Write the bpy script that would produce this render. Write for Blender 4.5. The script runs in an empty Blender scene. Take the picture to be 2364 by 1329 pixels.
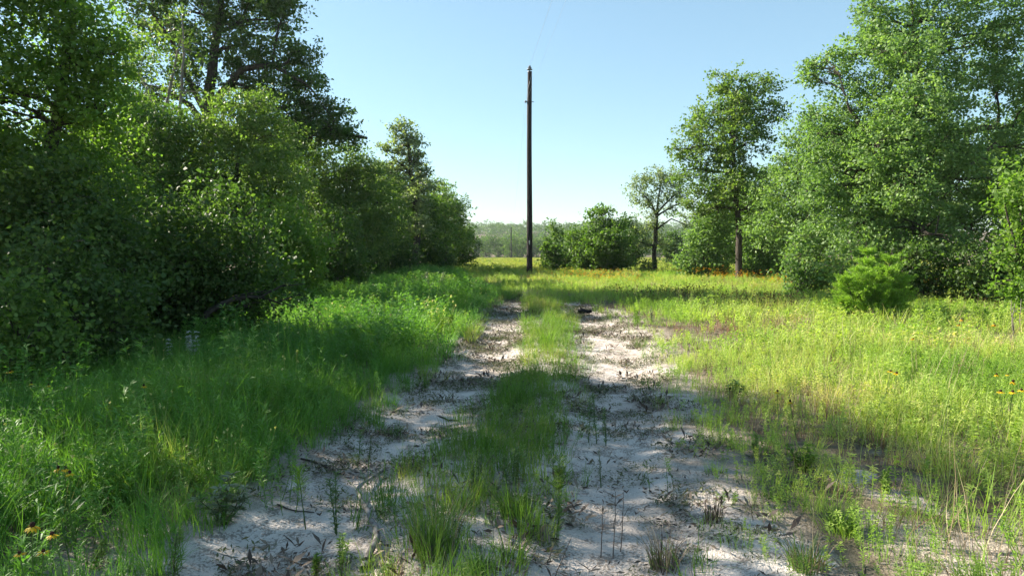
import bpy, math, random
import numpy as np
from mathutils import Vector

# ------------------------------------------------------------------ camera, sky, sun, exposure
scene = bpy.context.scene
C = scene.collection
FPX, CX, CY, HORIZON, CAMH = 1600.0, 1182.0, 664.5, 555.0, 1.7
PITCH = math.atan((CY - HORIZON) / FPX)
cam_d = bpy.data.cameras.new('camera')
cam = bpy.data.objects.new('camera', cam_d)
C.objects.link(cam)
cam_d.sensor_width = 36.0
cam_d.lens = 36.0 * FPX / 2364.0
cam_d.clip_start = 0.05
cam_d.clip_end = 6000.0
cam.location = (0, 0, CAMH)
cam.rotation_euler = (math.pi / 2 - PITCH, 0, 0)
scene.camera = cam

SUN_LEFT = math.radians(70.0)      # angle of the sun to the left of the viewing direction
SUN_EL = math.radians(31.0)
world = bpy.data.worlds.new('World')
scene.world = world
world.use_nodes = True
wn = world.node_tree
wn.nodes.clear()
sky = wn.nodes.new('ShaderNodeTexSky')
sky.sky_type = 'NISHITA'
sky.sun_disc = False
sky.sun_elevation = SUN_EL
sky.sun_rotation = -SUN_LEFT
sky.altitude = 100
sky.air_density = 1.0
sky.dust_density = 0.25
sky.ozone_density = 4.5
bg = wn.nodes.new('ShaderNodeBackground')
bg.inputs['Strength'].default_value = 0.097
wo = wn.nodes.new('ShaderNodeOutputWorld')
sky_gamma = wn.nodes.new('ShaderNodeGamma')       # tone curve put into the sky's colour, the same all over
sky_gamma.inputs['Gamma'].default_value = 0.65
wn.links.new(sky.outputs[0], sky_gamma.inputs[0])
balance = wn.nodes.new('ShaderNodeMixRGB')   # white-balance tint put into the sky's colour alone, even all over
balance.blend_type = 'MULTIPLY'
balance.inputs[0].default_value = 1.0
balance.inputs[2].default_value = (0.93, 1.05, 0.99, 1)
wn.links.new(sky_gamma.outputs[0], balance.inputs[1])
wn.links.new(balance.outputs[0], bg.inputs[0])
wn.links.new(bg.outputs[0], wo.inputs[0])

sun_d = bpy.data.lights.new('sun', 'SUN')
sun_d.energy = 4.4
sun_d.angle = math.radians(0.55)
sun_d.color = (1.0, 0.90, 0.76)
sun = bpy.data.objects.new('sun', sun_d)
C.objects.link(sun)
sdir = Vector((-math.sin(SUN_LEFT) * math.cos(SUN_EL), math.cos(SUN_LEFT) * math.cos(SUN_EL), math.sin(SUN_EL)))
sun.rotation_euler = sdir.to_track_quat('Z', 'Y').to_euler()
sun.location = (-30, 20, 30)

vs = scene.view_settings
vs.view_transform = 'Standard'
vs.look = 'None'
vs.gamma = 1.0
vs.use_curve_mapping = False
vs.exposure = 1.92
scene.render.engine = 'CYCLES'
cy = scene.cycles
cy.max_bounces = 7
cy.diffuse_bounces = 4
cy.glossy_bounces = 2
cy.transmission_bounces = 4
cy.volume_bounces = 0
cy.transparent_max_bounces = 4
cy.use_denoising = True
cy.sample_clamp_indirect = 4.0
cy.caustics_reflective = False
cy.caustics_refractive = False

rng = np.random.default_rng(7)

# ------------------------------------------------------------------ helpers
def sstep(a, b, x):
    t = np.clip((np.asarray(x, float) - a) / (b - a), 0, 1)
    return t * t * (3 - 2 * t)

_lat = np.random.default_rng(99).random((64, 64, 64)).astype(np.float32)

def vn3(x, y, z):
    x = np.asarray(x, float); y = np.asarray(y, float); z = np.asarray(z, float)
    xi = np.floor(x).astype(int); yi = np.floor(y).astype(int); zi = np.floor(z).astype(int)
    fx, fy, fz = x - xi, y - yi, z - zi
    fx = fx * fx * (3 - 2 * fx); fy = fy * fy * (3 - 2 * fy); fz = fz * fz * (3 - 2 * fz)
    def L(a, b, c): return _lat[(xi + a) & 63, (yi + b) & 63, (zi + c) & 63]
    c00 = L(0,0,0) * (1 - fx) + L(1,0,0) * fx; c10 = L(0,1,0) * (1 - fx) + L(1,1,0) * fx
    c01 = L(0,0,1) * (1 - fx) + L(1,0,1) * fx; c11 = L(0,1,1) * (1 - fx) + L(1,1,1) * fx
    return (c00 * (1 - fy) + c10 * fy) * (1 - fz) + (c01 * (1 - fy) + c11 * fy) * fz

def vn2(x, y, s=0):
    return vn3(x, y, np.full(np.shape(x), s * 3.0 + 0.5))

def fbm2(x, y, s=0, o=3):
    v = 0; a = 0.5; t = 0
    for i in range(o):
        v = v + a * vn2(np.asarray(x) * 2 ** i + 13.7 * i, np.asarray(y) * 2 ** i + 5.1 * i, s + i); t += a; a *= 0.5
    return v / t

def H0(x, y):
    x = np.asarray(x, float); y = np.asarray(y, float)
    h = -0.0225 * np.clip(y - 32, 0, 195)
    h = h - 0.004 * np.clip(y - 227, 0, 80)
    h = h + (11.0 + 6.0 * vn2(x / 70, y / 400, 4)) * sstep(330, 640, y + 0.10 * x + 60 * (vn2(x / 60, y / 200, 4) - 0.5))
    h = h + 0.10 * sstep(-1.9, -4.2, x) * sstep(60, 30, y)
    h = h + 0.06 * (fbm2(x * 0.35, y * 0.35, 1) - 0.5) * sstep(2, 8, np.hypot(x, y))
    return h

PF = np.array([0, math.cos(PITCH), -math.sin(PITCH)])
PU = np.array([0, math.sin(PITCH), math.cos(PITCH)])

def ray(px, py):
    return PF + np.array([1.0, 0, 0]) * (px - CX) / FPX + PU * (CY - py) / FPX

def P(px, py, d):                                   # a point seen at a pixel, d metres ahead
    r = ray(px, py)
    return np.array([0, 0, CAMH]) + r * d / r[1]

def G(px, py):                                      # the ground seen at a pixel
    r = ray(px, py)
    z = 0.0
    for _ in range(12):
        t = (z - CAMH) / r[2]
        p = np.array([0, 0, CAMH]) + r * t
        z = float(H0(p[0], p[1]))
    return np.array([p[0], p[1], z])

# the two wheel ruts: (row, left edge, right edge) read along the track
def rut(rows):
    a = []
    for (py, x0, x1) in rows:
        p, q = G(x0, py), G(x1, py)
        a.append((p[1], p[0], q[0]))
    a.sort()
    return np.array(a)
RUT_L = rut([(1329, 340, 840), (1250, 440, 845), (1150, 640, 900), (1000, 800, 1050), (900, 920, 1175), (820, 1055, 1215), (760, 1092, 1218), (715, 1130, 1222), (692, 1150, 1205), (678, 1155, 1200), (668, 1130, 1170), (660, 1105, 1140)])
RUT_R = rut([(1329, 1215, 1680), (1200, 1265, 1600), (1100, 1305, 1550), (1000, 1315, 1540), (900, 1330, 1525), (820, 1335, 1500), (775, 1312, 1478), (730, 1315, 1405), (712, 1296, 1380), (703, 1300, 1350)])
EL = RUT_L[-1]; RUT_L = np.vstack([[1.0, RUT_L[0, 1] - .2, RUT_L[0, 2]], [-6, -2.4, -1.0], RUT_L, [EL[0] + 2.5, EL[1] - 1.2, EL[2] - 1.3]]); RUT_L = RUT_L[np.argsort(RUT_L[:, 0])]
RUT_R = np.vstack([[-6, -0.3, 1.4], RUT_R])

def rut_mask(tab, x, y):
    l = np.interp(y, tab[:, 0], tab[:, 1]); r = np.interp(y, tab[:, 0], tab[:, 2])
    w = 0.30 * (fbm2(np.asarray(x) * 2.2, np.asarray(y) * 2.2, 11) - 0.5)
    m = np.minimum(np.asarray(x) - l, r - np.asarray(x)) + w
    m = m - 3.0 * np.clip(np.asarray(y) - tab[-1, 0], 0, None)
    return m                                         # > 0 inside, metres from the edge

def strip_zone(x, y):
    return sstep(-.05, .1, np.asarray(x) - np.interp(y, RUT_L[:, 0], RUT_L[:, 1])) * sstep(-.05, .1, np.interp(y, RUT_R[:, 0], RUT_R[:, 2]) - np.asarray(x))

def sand_mask(x, y):
    m = np.maximum(rut_mask(RUT_L, x, y), rut_mask(RUT_R, x, y))
    s = sstep(-0.16, 0.10, m)
    pat = fbm2(np.asarray(x) * 1.1, np.asarray(y) * 1.1, 21)
    right = sstep(0.9, 1.6, x) * sstep(6.2, 4.4, y - 0.15 * np.asarray(x))
    s = np.maximum(s, right * sstep(0.50, 0.62, pat))
    s = np.maximum(s, 0.62 * strip_zone(x, y) * sstep(24, 19, y))
    s = np.maximum(s, 0.50 * sstep(-1.3, -0.2, m))
    edge = sstep(-0.75, -0.1, m) * sstep(0.50, 0.64, pat)
    s = np.maximum(s, edge * 0.9)
    s = np.maximum(s, 0.55 * sstep(1.5, 2.4, x) * sstep(9.0, 7.0, x) * sstep(0.56, 0.68, fbm2(np.asarray(x) * .8, np.asarray(y) * .8, 31)) * sstep(22, 12, y))
    return s

def H(x, y):
    m = np.maximum(rut_mask(RUT_L, x, y), rut_mask(RUT_R, x, y))
    return H0(x, y) - 0.06 * sstep(-0.25, 0.35, m)

def Hs(x, y): return float(H(np.array([x]), np.array([y]))[0])

def new_mat(name):
    m = bpy.data.materials.new(name)
    m.use_nodes = True
    m.node_tree.nodes.clear()
    return m, m.node_tree.nodes, m.node_tree.links

def ramp(n, stops):
    r = n.new('ShaderNodeValToRGB')
    e = r.color_ramp.elements
    while len(e) < len(stops): e.new(0.5)
    for i, (p, c) in enumerate(stops):
        e[i].position = p; e[i].color = (*c, 1)
    return r

def leaf_mat(name, stops, trans=0.42, tcol=(1.55, 1.75, 0.6), rough=0.52, spec=0.28, per_instance=False, patch=None):
    m, n, l = new_mat(name)
    at = n.new('ShaderNodeAttribute'); at.attribute_name = 'rnd'
    fac = at.outputs['Fac']
    if per_instance:
        oi = n.new('ShaderNodeObjectInfo')
        no = n.new('ShaderNodeTexNoise'); no.inputs['Scale'].default_value = patch or 0.35; no.inputs['Detail'].default_value = 2
        l.new(oi.outputs['Location'], no.inputs['Vector'])
        a1 = n.new('ShaderNodeMath'); a1.operation = 'MULTIPLY'; a1.inputs[1].default_value = 0.35
        l.new(oi.outputs['Random'], a1.inputs[0])
        a2 = n.new('ShaderNodeMath'); a2.operation = 'MULTIPLY_ADD'; a2.inputs[1].default_value = 0.25
        l.new(fac, a2.inputs[0]); l.new(a1.outputs[0], a2.inputs[2])
        a3 = n.new('ShaderNodeMath'); a3.operation = 'MULTIPLY_ADD'; a3.inputs[1].default_value = 1.9
        l.new(no.outputs['Fac'], a3.inputs[0]); l.new(a2.outputs[0], a3.inputs[2])
        a4 = n.new('ShaderNodeMath'); a4.operation = 'SUBTRACT'; a4.inputs[1].default_value = 0.72
        l.new(a3.outputs[0], a4.inputs[0])
        fac = a4.outputs[0]
    r = ramp(n, stops)
    l.new(fac, r.inputs[0])
    pb = n.new('ShaderNodeBsdfPrincipled')
    pb.inputs['Roughness'].default_value = rough
    pb.inputs['Specular IOR Level'].default_value = spec
    l.new(r.outputs[0], pb.inputs['Base Color'])
    mul = n.new('ShaderNodeMixRGB'); mul.blend_type = 'MULTIPLY'; mul.inputs[0].default_value = 1.0
    mul.inputs[2].default_value = (*tcol, 1)
    l.new(r.outputs[0], mul.inputs[1])
    tr = n.new('ShaderNodeBsdfTranslucent')
    l.new(mul.outputs[0], tr.inputs['Color'])
    mx = n.new('ShaderNodeMixShader'); mx.inputs[0].default_value = trans
    l.new(pb.outputs[0], mx.inputs[1]); l.new(tr.outputs[0], mx.inputs[2])
    o = n.new('ShaderNodeOutputMaterial')
    l.new(mx.outputs[0], o.inputs[0])
    return m

def plain_mat(name, c0, c1, scale=8.0, rough=0.85, bump=0.0, detail=5, stretch=None, metallic=0.0):
    m, n, l = new_mat(name)
    tc = n.new('ShaderNodeTexCoord')
    mp = n.new('ShaderNodeMapping')
    if stretch: mp.inputs['Scale'].default_value = stretch
    l.new(tc.outputs['Object'], mp.inputs[0])
    no = n.new('ShaderNodeTexNoise'); no.inputs['Scale'].default_value = scale; no.inputs['Detail'].default_value = detail
    l.new(mp.outputs[0], no.inputs['Vector'])
    r = ramp(n, [(0.3, c0), (0.7, c1)])
    l.new(no.outputs['Fac'], r.inputs[0])
    pb = n.new('ShaderNodeBsdfPrincipled')
    pb.inputs['Roughness'].default_value = rough
    pb.inputs['Metallic'].default_value = metallic
    pb.inputs['Specular IOR Level'].default_value = 0.25
    l.new(r.outputs[0], pb.inputs['Base Color'])
    if bump:
        b = n.new('ShaderNodeBump'); b.inputs['Strength'].default_value = bump; b.inputs['Distance'].default_value = 0.02
        l.new(no.outputs['Fac'], b.inputs['Height']); l.new(b.outputs[0], pb.inputs['Normal'])
    o = n.new('ShaderNodeOutputMaterial')
    l.new(pb.outputs[0], o.inputs[0])
    return m

class MB:
    """collects polygons as numpy blocks and builds one mesh"""
    def __init__(self): self.v = []; self.f = []; self.n = 0; self.r = []
    def add(self, verts, faces, rnd=0.5):
        verts = np.asarray(verts, float).reshape(-1, 3); faces = np.asarray(faces, int)
        self.v.append(verts); self.f.append(faces + self.n); self.n += len(verts)
        self.r.append(np.broadcast_to(np.asarray(rnd, float), (len(faces),)).copy())
    def tube(self, pts, radii, sides=7, rnd=0.5, cap=True):
        pts = np.asarray(pts, float); k = len(pts); radii = np.broadcast_to(np.asarray(radii, float), (k,))
        t = np.gradient(pts, axis=0); t /= np.linalg.norm(t, axis=1)[:, None] + 1e-9
        ref = np.array([0.31, 0.95, 0.05]) if abs(t[0, 2]) > 0.6 else np.array([0.05, 0.1, 1.0])
        a = np.cross(t, ref); a /= np.linalg.norm(a, axis=1)[:, None] + 1e-9
        b = np.cross(t, a)
        th = np.arange(sides) * 2 * np.pi / sides
        ring = pts[:, None, :] + radii[:, None, None] * (np.cos(th)[None, :, None] * a[:, None, :] + np.sin(th)[None, :, None] * b[:, None, :])
        v = ring.reshape(-1, 3)
        i = np.arange(k - 1)[:, None] * sides; j = np.arange(sides)[None, :]; j2 = (j + 1) % sides
        f = np.stack([i + j, i + j2, i + sides + j2, i + sides + j], -1).reshape(-1, 4)
        self.add(v, f, rnd)
        if cap and radii[-1] > 0.004:
            self.add(ring[-1], [np.arange(sides)] if sides == 4 else [[0, x, x + 1, x + 1] for x in range(1, sides - 1)], rnd)
    def leaves(self, c, a, nrm, L, W, rnd, fold=0.15, droop=0.0):
        """rhombic leaf blades: c base points, a unit axis, nrm unit normal"""
        s = np.cross(a, nrm); s /= np.linalg.norm(s, axis=1)[:, None] + 1e-9
        L = np.asarray(L)[:, None]; W = np.asarray(W)[:, None]
        tip = c + a * L - nrm * L * droop
        mid = c + a * L * 0.52 + nrm * W * fold
        v = np.stack([c, mid + s * W * 0.5, tip, mid - s * W * 0.5], 1).reshape(-1, 3)
        f = np.arange(len(c) * 4).reshape(-1, 4)
        self.add(v, f, rnd)
    def blades(self, base, dirxy, h, lean, w, rnd, seg=3, z0=0.0):
        """grass blades: curved strips; base (n,3), dirxy (n,2) the lean direction"""
        n = len(base); h = np.asarray(h); lean = np.asarray(lean); w = np.asarray(w)
        side = np.stack([-dirxy[:, 1], dirxy[:, 0], np.zeros(n)], 1)
        tw = rng.uniform(-1.2, 1.2, n)
        d3 = np.stack([dirxy[:, 0], dirxy[:, 1], np.zeros(n)], 1)
        side = side * np.cos(tw)[:, None] + d3 * np.sin(tw)[:, None]
        V = []
        for k in range(seg + 1):
            t = k / seg
            p = base + d3 * (lean * h * t ** 1.8)[:, None] + np.array([0, 0, 1.0]) * (h * (t - 0.28 * lean * t ** 2.4))[:, None]
            ww = (w * (1 - t ** 1.6) * 0.5 + 0.0004)[:, None]
            V += [p - side * ww, p + side * ww]
        v = np.stack(V, 1)
        m = 2 * (seg + 1)
        f = np.concatenate([np.arange(n)[:, None] * m + np.array([[2 * k, 2 * k + 1, 2 * k + 3, 2 * k + 2]]) for k in range(seg)], 0)
        self.add(v.reshape(-1, 3), f, np.tile(rnd, seg))
    def build(self, name, mat, parent=None, link=True, smooth=False, origin=None):
        v = np.concatenate(self.v); f = np.concatenate(self.f); r = np.concatenate(self.r)
        if origin is not None: v = v - np.asarray(origin)
        me = bpy.data.meshes.new(name)
        me.vertices.add(len(v)); me.vertices.foreach_set('co', v.astype(np.float32).ravel())
        tri = f[:, 2] == f[:, 3]
        if tri.any():
            cnt = np.where(tri, 3, 4); keep = np.ones(f.shape, bool); keep[tri, 3] = False
            loops = f[keep]
        else:
            cnt = np.full(len(f), 4); loops = f.ravel()
        me.loops.add(len(loops)); me.loops.foreach_set('vertex_index', loops.astype(np.int32))
        me.polygons.add(len(f))
        st = np.concatenate([[0], np.cumsum(cnt)[:-1]])
        me.polygons.foreach_set('loop_start', st.astype(np.int32))
        me.polygons.foreach_set('loop_total', cnt.astype(np.int32))
        if smooth: me.polygons.foreach_set('use_smooth', np.ones(len(f), bool))
        at = me.attributes.new('rnd', 'FLOAT', 'FACE'); at.data.foreach_set('value', r.astype(np.float32))
        me.update(calc_edges=True)
        me.materials.append(mat)
        o = bpy.data.objects.new(name, me)
        if link: C.objects.link(o)
        if parent: o.parent = parent
        return o

def tag(o, label, cat=None, group=None, kind=None):
    o['label'] = label
    if cat: o['category'] = cat
    if group: o['group'] = group
    if kind: o['kind'] = kind
    return o

def empty(name, loc, label, cat, group=None, rz=0.0, s=1.0):
    o = bpy.data.objects.new(name, None)
    C.objects.link(o)
    o.location = tuple(float(q) for q in loc); o.rotation_euler = (0, 0, rz); o.scale = (s, s, s)
    o.empty_display_size = 0.2
    return tag(o, label, cat, group)

def copy_tree(o, loc, rz, s, label, parent=None):
    def rec(q, par):
        c = q.copy(); C.objects.link(c); c.parent = par
        for ch in q.children: rec(ch, c)
        return c
    c = rec(o, None)
    c.location = tuple(float(q) for q in loc); c.rotation_euler = (0, 0, rz)
    c.scale = (s, s, s) if np.isscalar(s) else s
    c['label'] = label
    return c

def unit(v): return v / (np.linalg.norm(v, axis=-1, keepdims=True) + 1e-9)

# ------------------------------------------------------------------ materials
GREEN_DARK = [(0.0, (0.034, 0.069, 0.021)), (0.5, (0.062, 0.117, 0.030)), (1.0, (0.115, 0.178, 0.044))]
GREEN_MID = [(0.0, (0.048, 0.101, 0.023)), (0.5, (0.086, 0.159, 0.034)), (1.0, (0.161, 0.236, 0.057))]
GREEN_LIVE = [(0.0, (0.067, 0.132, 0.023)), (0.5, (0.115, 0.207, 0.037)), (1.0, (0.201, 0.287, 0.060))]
GREEN_OLIVE = [(0.0, (0.063, 0.116, 0.031)), (0.5, (0.110, 0.181, 0.045)), (1.0, (0.199, 0.257, 0.078))]
GREEN_GREY = [(0.0, (0.106, 0.146, 0.077)), (0.5, (0.166, 0.212, 0.113)), (1.0, (0.251, 0.298, 0.166))]
M = {}
GREEN_PALE = [(0.0, (0.082, 0.150, 0.053)), (0.5, (0.143, 0.235, 0.082)), (1.0, (0.235, 0.332, 0.132))]  # pale oak green, raised further to carry front light on the right wood
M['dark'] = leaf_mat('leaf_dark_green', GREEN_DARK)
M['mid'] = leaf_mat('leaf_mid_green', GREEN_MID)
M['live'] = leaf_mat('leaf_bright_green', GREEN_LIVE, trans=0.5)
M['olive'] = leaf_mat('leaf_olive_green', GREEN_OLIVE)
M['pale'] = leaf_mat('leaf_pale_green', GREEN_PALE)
M['grey'] = leaf_mat('leaf_grey_green', GREEN_GREY)
M['cedar'] = leaf_mat('cedar_green', [(0, (0.115, 0.213, 0.031)), (0.5, (0.196, 0.328, 0.044)), (1, (0.287, 0.414, 0.061))], trans=0.4)
M['bark'] = plain_mat('bark', (0.030, 0.024, 0.019), (0.085, 0.072, 0.060), 14, 0.95, 0.8, stretch=(1, 1, 0.3))
M['bark_pale'] = plain_mat('bark_pale', (0.12, 0.10, 0.085), (0.27, 0.24, 0.21), 14, 0.95, 0.6, stretch=(1, 1, 0.3))
M['deadwood'] = plain_mat('dead_wood', (0.10, 0.085, 0.075), (0.34, 0.31, 0.28), 22, 0.9, 0.6)
M['char'] = plain_mat('charred_wood', (0.006, 0.006, 0.007), (0.022, 0.020, 0.020), 20, 0.9, 0.8)

# grass: colour per tuft and in broad patches across the meadow
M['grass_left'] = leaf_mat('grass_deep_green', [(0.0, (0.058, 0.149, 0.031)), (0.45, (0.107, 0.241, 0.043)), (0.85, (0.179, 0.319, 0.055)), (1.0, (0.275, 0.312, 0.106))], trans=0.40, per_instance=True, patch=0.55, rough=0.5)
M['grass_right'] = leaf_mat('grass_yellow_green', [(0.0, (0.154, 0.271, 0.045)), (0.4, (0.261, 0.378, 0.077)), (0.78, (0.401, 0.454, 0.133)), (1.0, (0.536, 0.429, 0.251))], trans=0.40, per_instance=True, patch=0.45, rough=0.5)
M['grass_mid'] = leaf_mat('grass_strip_green', [(0.0, (0.068, 0.142, 0.027)), (0.5, (0.128, 0.230, 0.041)), (0.8, (0.216, 0.270, 0.061)), (1.0, (0.351, 0.297, 0.149))], trans=0.40, per_instance=True, patch=0.8, rough=0.5)
M['grass_far'] = leaf_mat('grass_far_field', [(0.0, (0.145, 0.198, 0.046)), (0.45, (0.244, 0.290, 0.073)), (0.8, (0.370, 0.356, 0.119)), (1.0, (0.449, 0.343, 0.198))], trans=0.35, per_instance=True, patch=0.06, rough=0.6)
M['straw'] = leaf_mat('straw', [(0.0, (0.14, 0.10, 0.06)), (0.5, (0.26, 0.20, 0.12)), (1.0, (0.42, 0.35, 0.23))], trans=0.2, tcol=(1, 1, 0.9))
M['dry_brown'] = leaf_mat('dry_brown_stem', [(0.0, (0.055, 0.038, 0.030)), (0.5, (0.10, 0.072, 0.055)), (1.0, (0.20, 0.155, 0.115))], trans=0.1, tcol=(1, 1, 1))
M['rust'] = leaf_mat('rusty_dry_grass', [(0.0, (0.15, 0.075, 0.045)), (0.5, (0.24, 0.125, 0.075)), (1.0, (0.34, 0.21, 0.12))], trans=0.3, tcol=(1.1, 1, 0.8))
M['weed'] = leaf_mat('weed_green', [(0.0, (0.058, 0.111, 0.033)), (0.5, (0.098, 0.169, 0.047)), (1.0, (0.156, 0.234, 0.072))], trans=0.35)
M['weed_bright'] = leaf_mat('weed_bright_green', [(0.0, (0.08, 0.15, 0.022)), (0.5, (0.13, 0.23, 0.032)), (1.0, (0.20, 0.31, 0.05))], trans=0.42)
M['weed_silver'] = leaf_mat('weed_silver_green', [(0.0, (0.16, 0.20, 0.11)), (0.5, (0.24, 0.28, 0.165)), (1.0, (0.34, 0.38, 0.25))], trans=0.25, tcol=(1.1, 1.2, .7))
M['weed_grey'] = leaf_mat('creeping_weed', [(0.0, (0.060, 0.075, 0.035)), (0.5, (0.10, 0.12, 0.055)), (1.0, (0.19, 0.17, 0.10))], trans=0.2)
M['petal'] = leaf_mat('yellow_petal', [(0.0, (0.538, 0.309, 0.012)), (0.5, (0.684, 0.442, 0.014)), (1.0, (0.782, 0.574, 0.029))], trans=0.35, tcol=(1.1, 1.0, 0.6))
M['petal_orange'] = leaf_mat('orange_petal', [(0.0, (0.52, 0.17, 0.01)), (0.5, (0.65, 0.27, 0.012)), (1.0, (0.75, 0.40, 0.02))], trans=0.35, tcol=(1.1, 1.0, 0.6))
M['cone'] = plain_mat('flower_centre', (0.018, 0.008, 0.005), (0.05, 0.022, 0.012), 90, 0.9)
M['bud'] = leaf_mat('pale_yellow_head', [(0.0, (0.36, 0.33, 0.10)), (1.0, (0.60, 0.56, 0.26))], trans=0.3)
M['white'] = leaf_mat('pale_bloom', [(0.0, (0.40, 0.42, 0.36)), (1.0, (0.62, 0.64, 0.58))], trans=0.3, tcol=(1.1, 1.1, 1))
M['litter'] = leaf_mat('dead_leaf_litter', [(0.0, (0.05, 0.037, 0.030)), (0.5, (0.10, 0.075, 0.055)), (1.0, (0.24, 0.19, 0.14))], trans=0.05, tcol=(1, 1, 1), rough=0.8)

def ground_material():
    m, n, l = new_mat('sandy_ground')
    tc = n.new('ShaderNodeTexCoord')
    def noise(scale, detail=4, rough=0.55, vec=None):
        k = n.new('ShaderNodeTexNoise'); k.inputs['Scale'].default_value = scale
        k.inputs['Detail'].default_value = detail; k.inputs['Roughness'].default_value = rough
        l.new((vec or tc.outputs['Object']), k.inputs['Vector']); return k
    a = n.new('ShaderNodeAttribute'); a.attribute_name = 'sand'
    big = noise(0.9, 3); mid = noise(7, 5); fine = noise(60, 4); grit = noise(230, 2)
    sand = ramp(n, [(0.32, (0.45, 0.395, 0.345)), (0.52, (0.60, 0.540, 0.485)), (0.70, (0.68, 0.628, 0.575))])
    l.new(big.outputs['Fac'], sand.inputs[0])
    # organic dark flecks and dirty crust on the sand
    fl = n.new('ShaderNodeMath'); fl.operation = 'MULTIPLY'
    l.new(mid.outputs['Fac'], fl.inputs[0]); l.new(fine.outputs['Fac'], fl.inputs[1])
    flr = ramp(n, [(0.245, (0, 0, 0)), (0.33, (1, 1, 1))])
    l.new(fl.outputs[0], flr.inputs[0])
    dirt = n.new('ShaderNodeMixRGB'); dirt.blend_type = 'MIX'
    dirt.inputs[2].default_value = (0.19, 0.160, 0.130, 1)
    fm = n.new('ShaderNodeMath'); fm.operation = 'MULTIPLY'; fm.inputs[1].default_value = 0.8
    l.new(flr.outputs[0], fm.inputs[0]); l.new(fm.outputs[0], dirt.inputs[0]); l.new(sand.outputs[0], dirt.inputs[1])
    gr = ramp(n, [(0.30, (0.72, 0.70, 0.70)), (0.6, (1.06, 1.05, 1.04))])
    l.new(grit.outputs['Fac'], gr.inputs[0])
    gm = n.new('ShaderNodeMixRGB'); gm.blend_type = 'MULTIPLY'; gm.inputs[0].default_value = 1.0
    l.new(dirt.outputs[0], gm.inputs[1]); l.new(gr.outputs[0], gm.inputs[2])
    soil = ramp(n, [(0.3, (0.085, 0.072, 0.046)), (0.55, (0.165, 0.138, 0.095)), (0.75, (0.28, 0.24, 0.18))])
    l.new(mid.outputs['Fac'], soil.inputs[0])
    s0 = n.new('ShaderNodeMath'); s0.operation = 'MULTIPLY_ADD'; s0.inputs[1].default_value = 0.7; s0.inputs[2].default_value = -0.35
    l.new(fine.outputs['Fac'], s0.inputs[0])
    s1 = n.new('ShaderNodeMath'); s1.operation = 'ADD'; l.new(a.outputs['Fac'], s1.inputs[0]); l.new(s0.outputs[0], s1.inputs[1])
    s2 = ramp(n, [(0.25, (0, 0, 0)), (0.62, (1, 1, 1))]); l.new(s1.outputs[0], s2.inputs[0])
    mx = n.new('ShaderNodeMixRGB'); l.new(s2.outputs[0], mx.inputs[0]); l.new(soil.outputs[0], mx.inputs[1]); l.new(gm.outputs[0], mx.inputs[2])
    pb = n.new('ShaderNodeBsdfPrincipled'); pb.inputs['Roughness'].default_value = 0.95; pb.inputs['Specular IOR Level'].default_value = 0.1
    l.new(mx.outputs[0], pb.inputs['Base Color'])
    hs = n.new('ShaderNodeMath'); hs.operation = 'MULTIPLY_ADD'; hs.inputs[1].default_value = 0.35
    l.new(fine.outputs['Fac'], hs.inputs[0]); l.new(mid.outputs['Fac'], hs.inputs[2])
    b = n.new('ShaderNodeBump'); b.inputs['Strength'].default_value = 0.9; b.inputs['Distance'].default_value = 0.05
    l.new(hs.outputs[0], b.inputs['Height']); l.new(b.outputs[0], pb.inputs['Normal'])
    o = n.new('ShaderNodeOutputMaterial'); l.new(pb.outputs[0], o.inputs[0])
    return m
M['ground'] = ground_material()

# ------------------------------------------------------------------ ground and sandy track
def axis(pts):
    out = []
    for (a, b, s) in pts: out.append(np.arange(a, b, s))
    out.append([pts[-1][1]])
    return np.concatenate(out)
gx = axis([(-2500, -300, 200), (-300, -60, 24), (-60, -14, 2.5), (-14, -3.5, 0.35), (-3.5, 4.0, 0.06), (4.0, 16, 0.35), (16, 60, 2.5), (60, 300, 24), (300, 2500, 200)])
gy = axis([(-800, -60, 120), (-60, -6, 3), (-6, 2, 0.4), (2, 12, 0.06), (12, 34, 0.16), (34, 80, 1.0), (80, 400, 8), (400, 800, 20), (800, 3000, 150)])
XX, YY = np.meshgrid(gx, gy)
ZZ = H(XX, YY)
rough = (fbm2(XX * 3.1, YY * 3.1, 5) - 0.5) * 0.05 + (fbm2(XX * 9, YY * 9, 6, 2) - 0.5) * 0.022
SS = sand_mask(XX, YY)
rough = rough + 0.035 * (fbm2(XX * 1.4, YY * 5.5, 15, 3) - .5) * sstep(-.1, .2, np.maximum(rut_mask(RUT_L, XX, YY), rut_mask(RUT_R, XX, YY)))
ZZ = ZZ + rough * sstep(30, 14, YY) * sstep(-6, -3, XX) * sstep(8, 4, XX) * (YY > -4)
MM = np.maximum(rut_mask(RUT_L, XX, YY), rut_mask(RUT_R, XX, YY))
nyy, nxx = XX.shape
idx = np.arange(nyy * nxx).reshape(nyy, nxx)
F = np.stack([idx[:-1, :-1], idx[:-1, 1:], idx[1:, 1:], idx[1:, :-1]], -1).reshape(-1, 4)
mc = (MM[:-1, :-1] + MM[1:, 1:]).ravel() * 0.5
ycell = YY[:-1, :-1].ravel()
is_track = (mc > -0.02) & (ycell > -6) & (ycell < 30)
V = np.stack([XX, YY, ZZ], -1).reshape(-1, 3)
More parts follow.
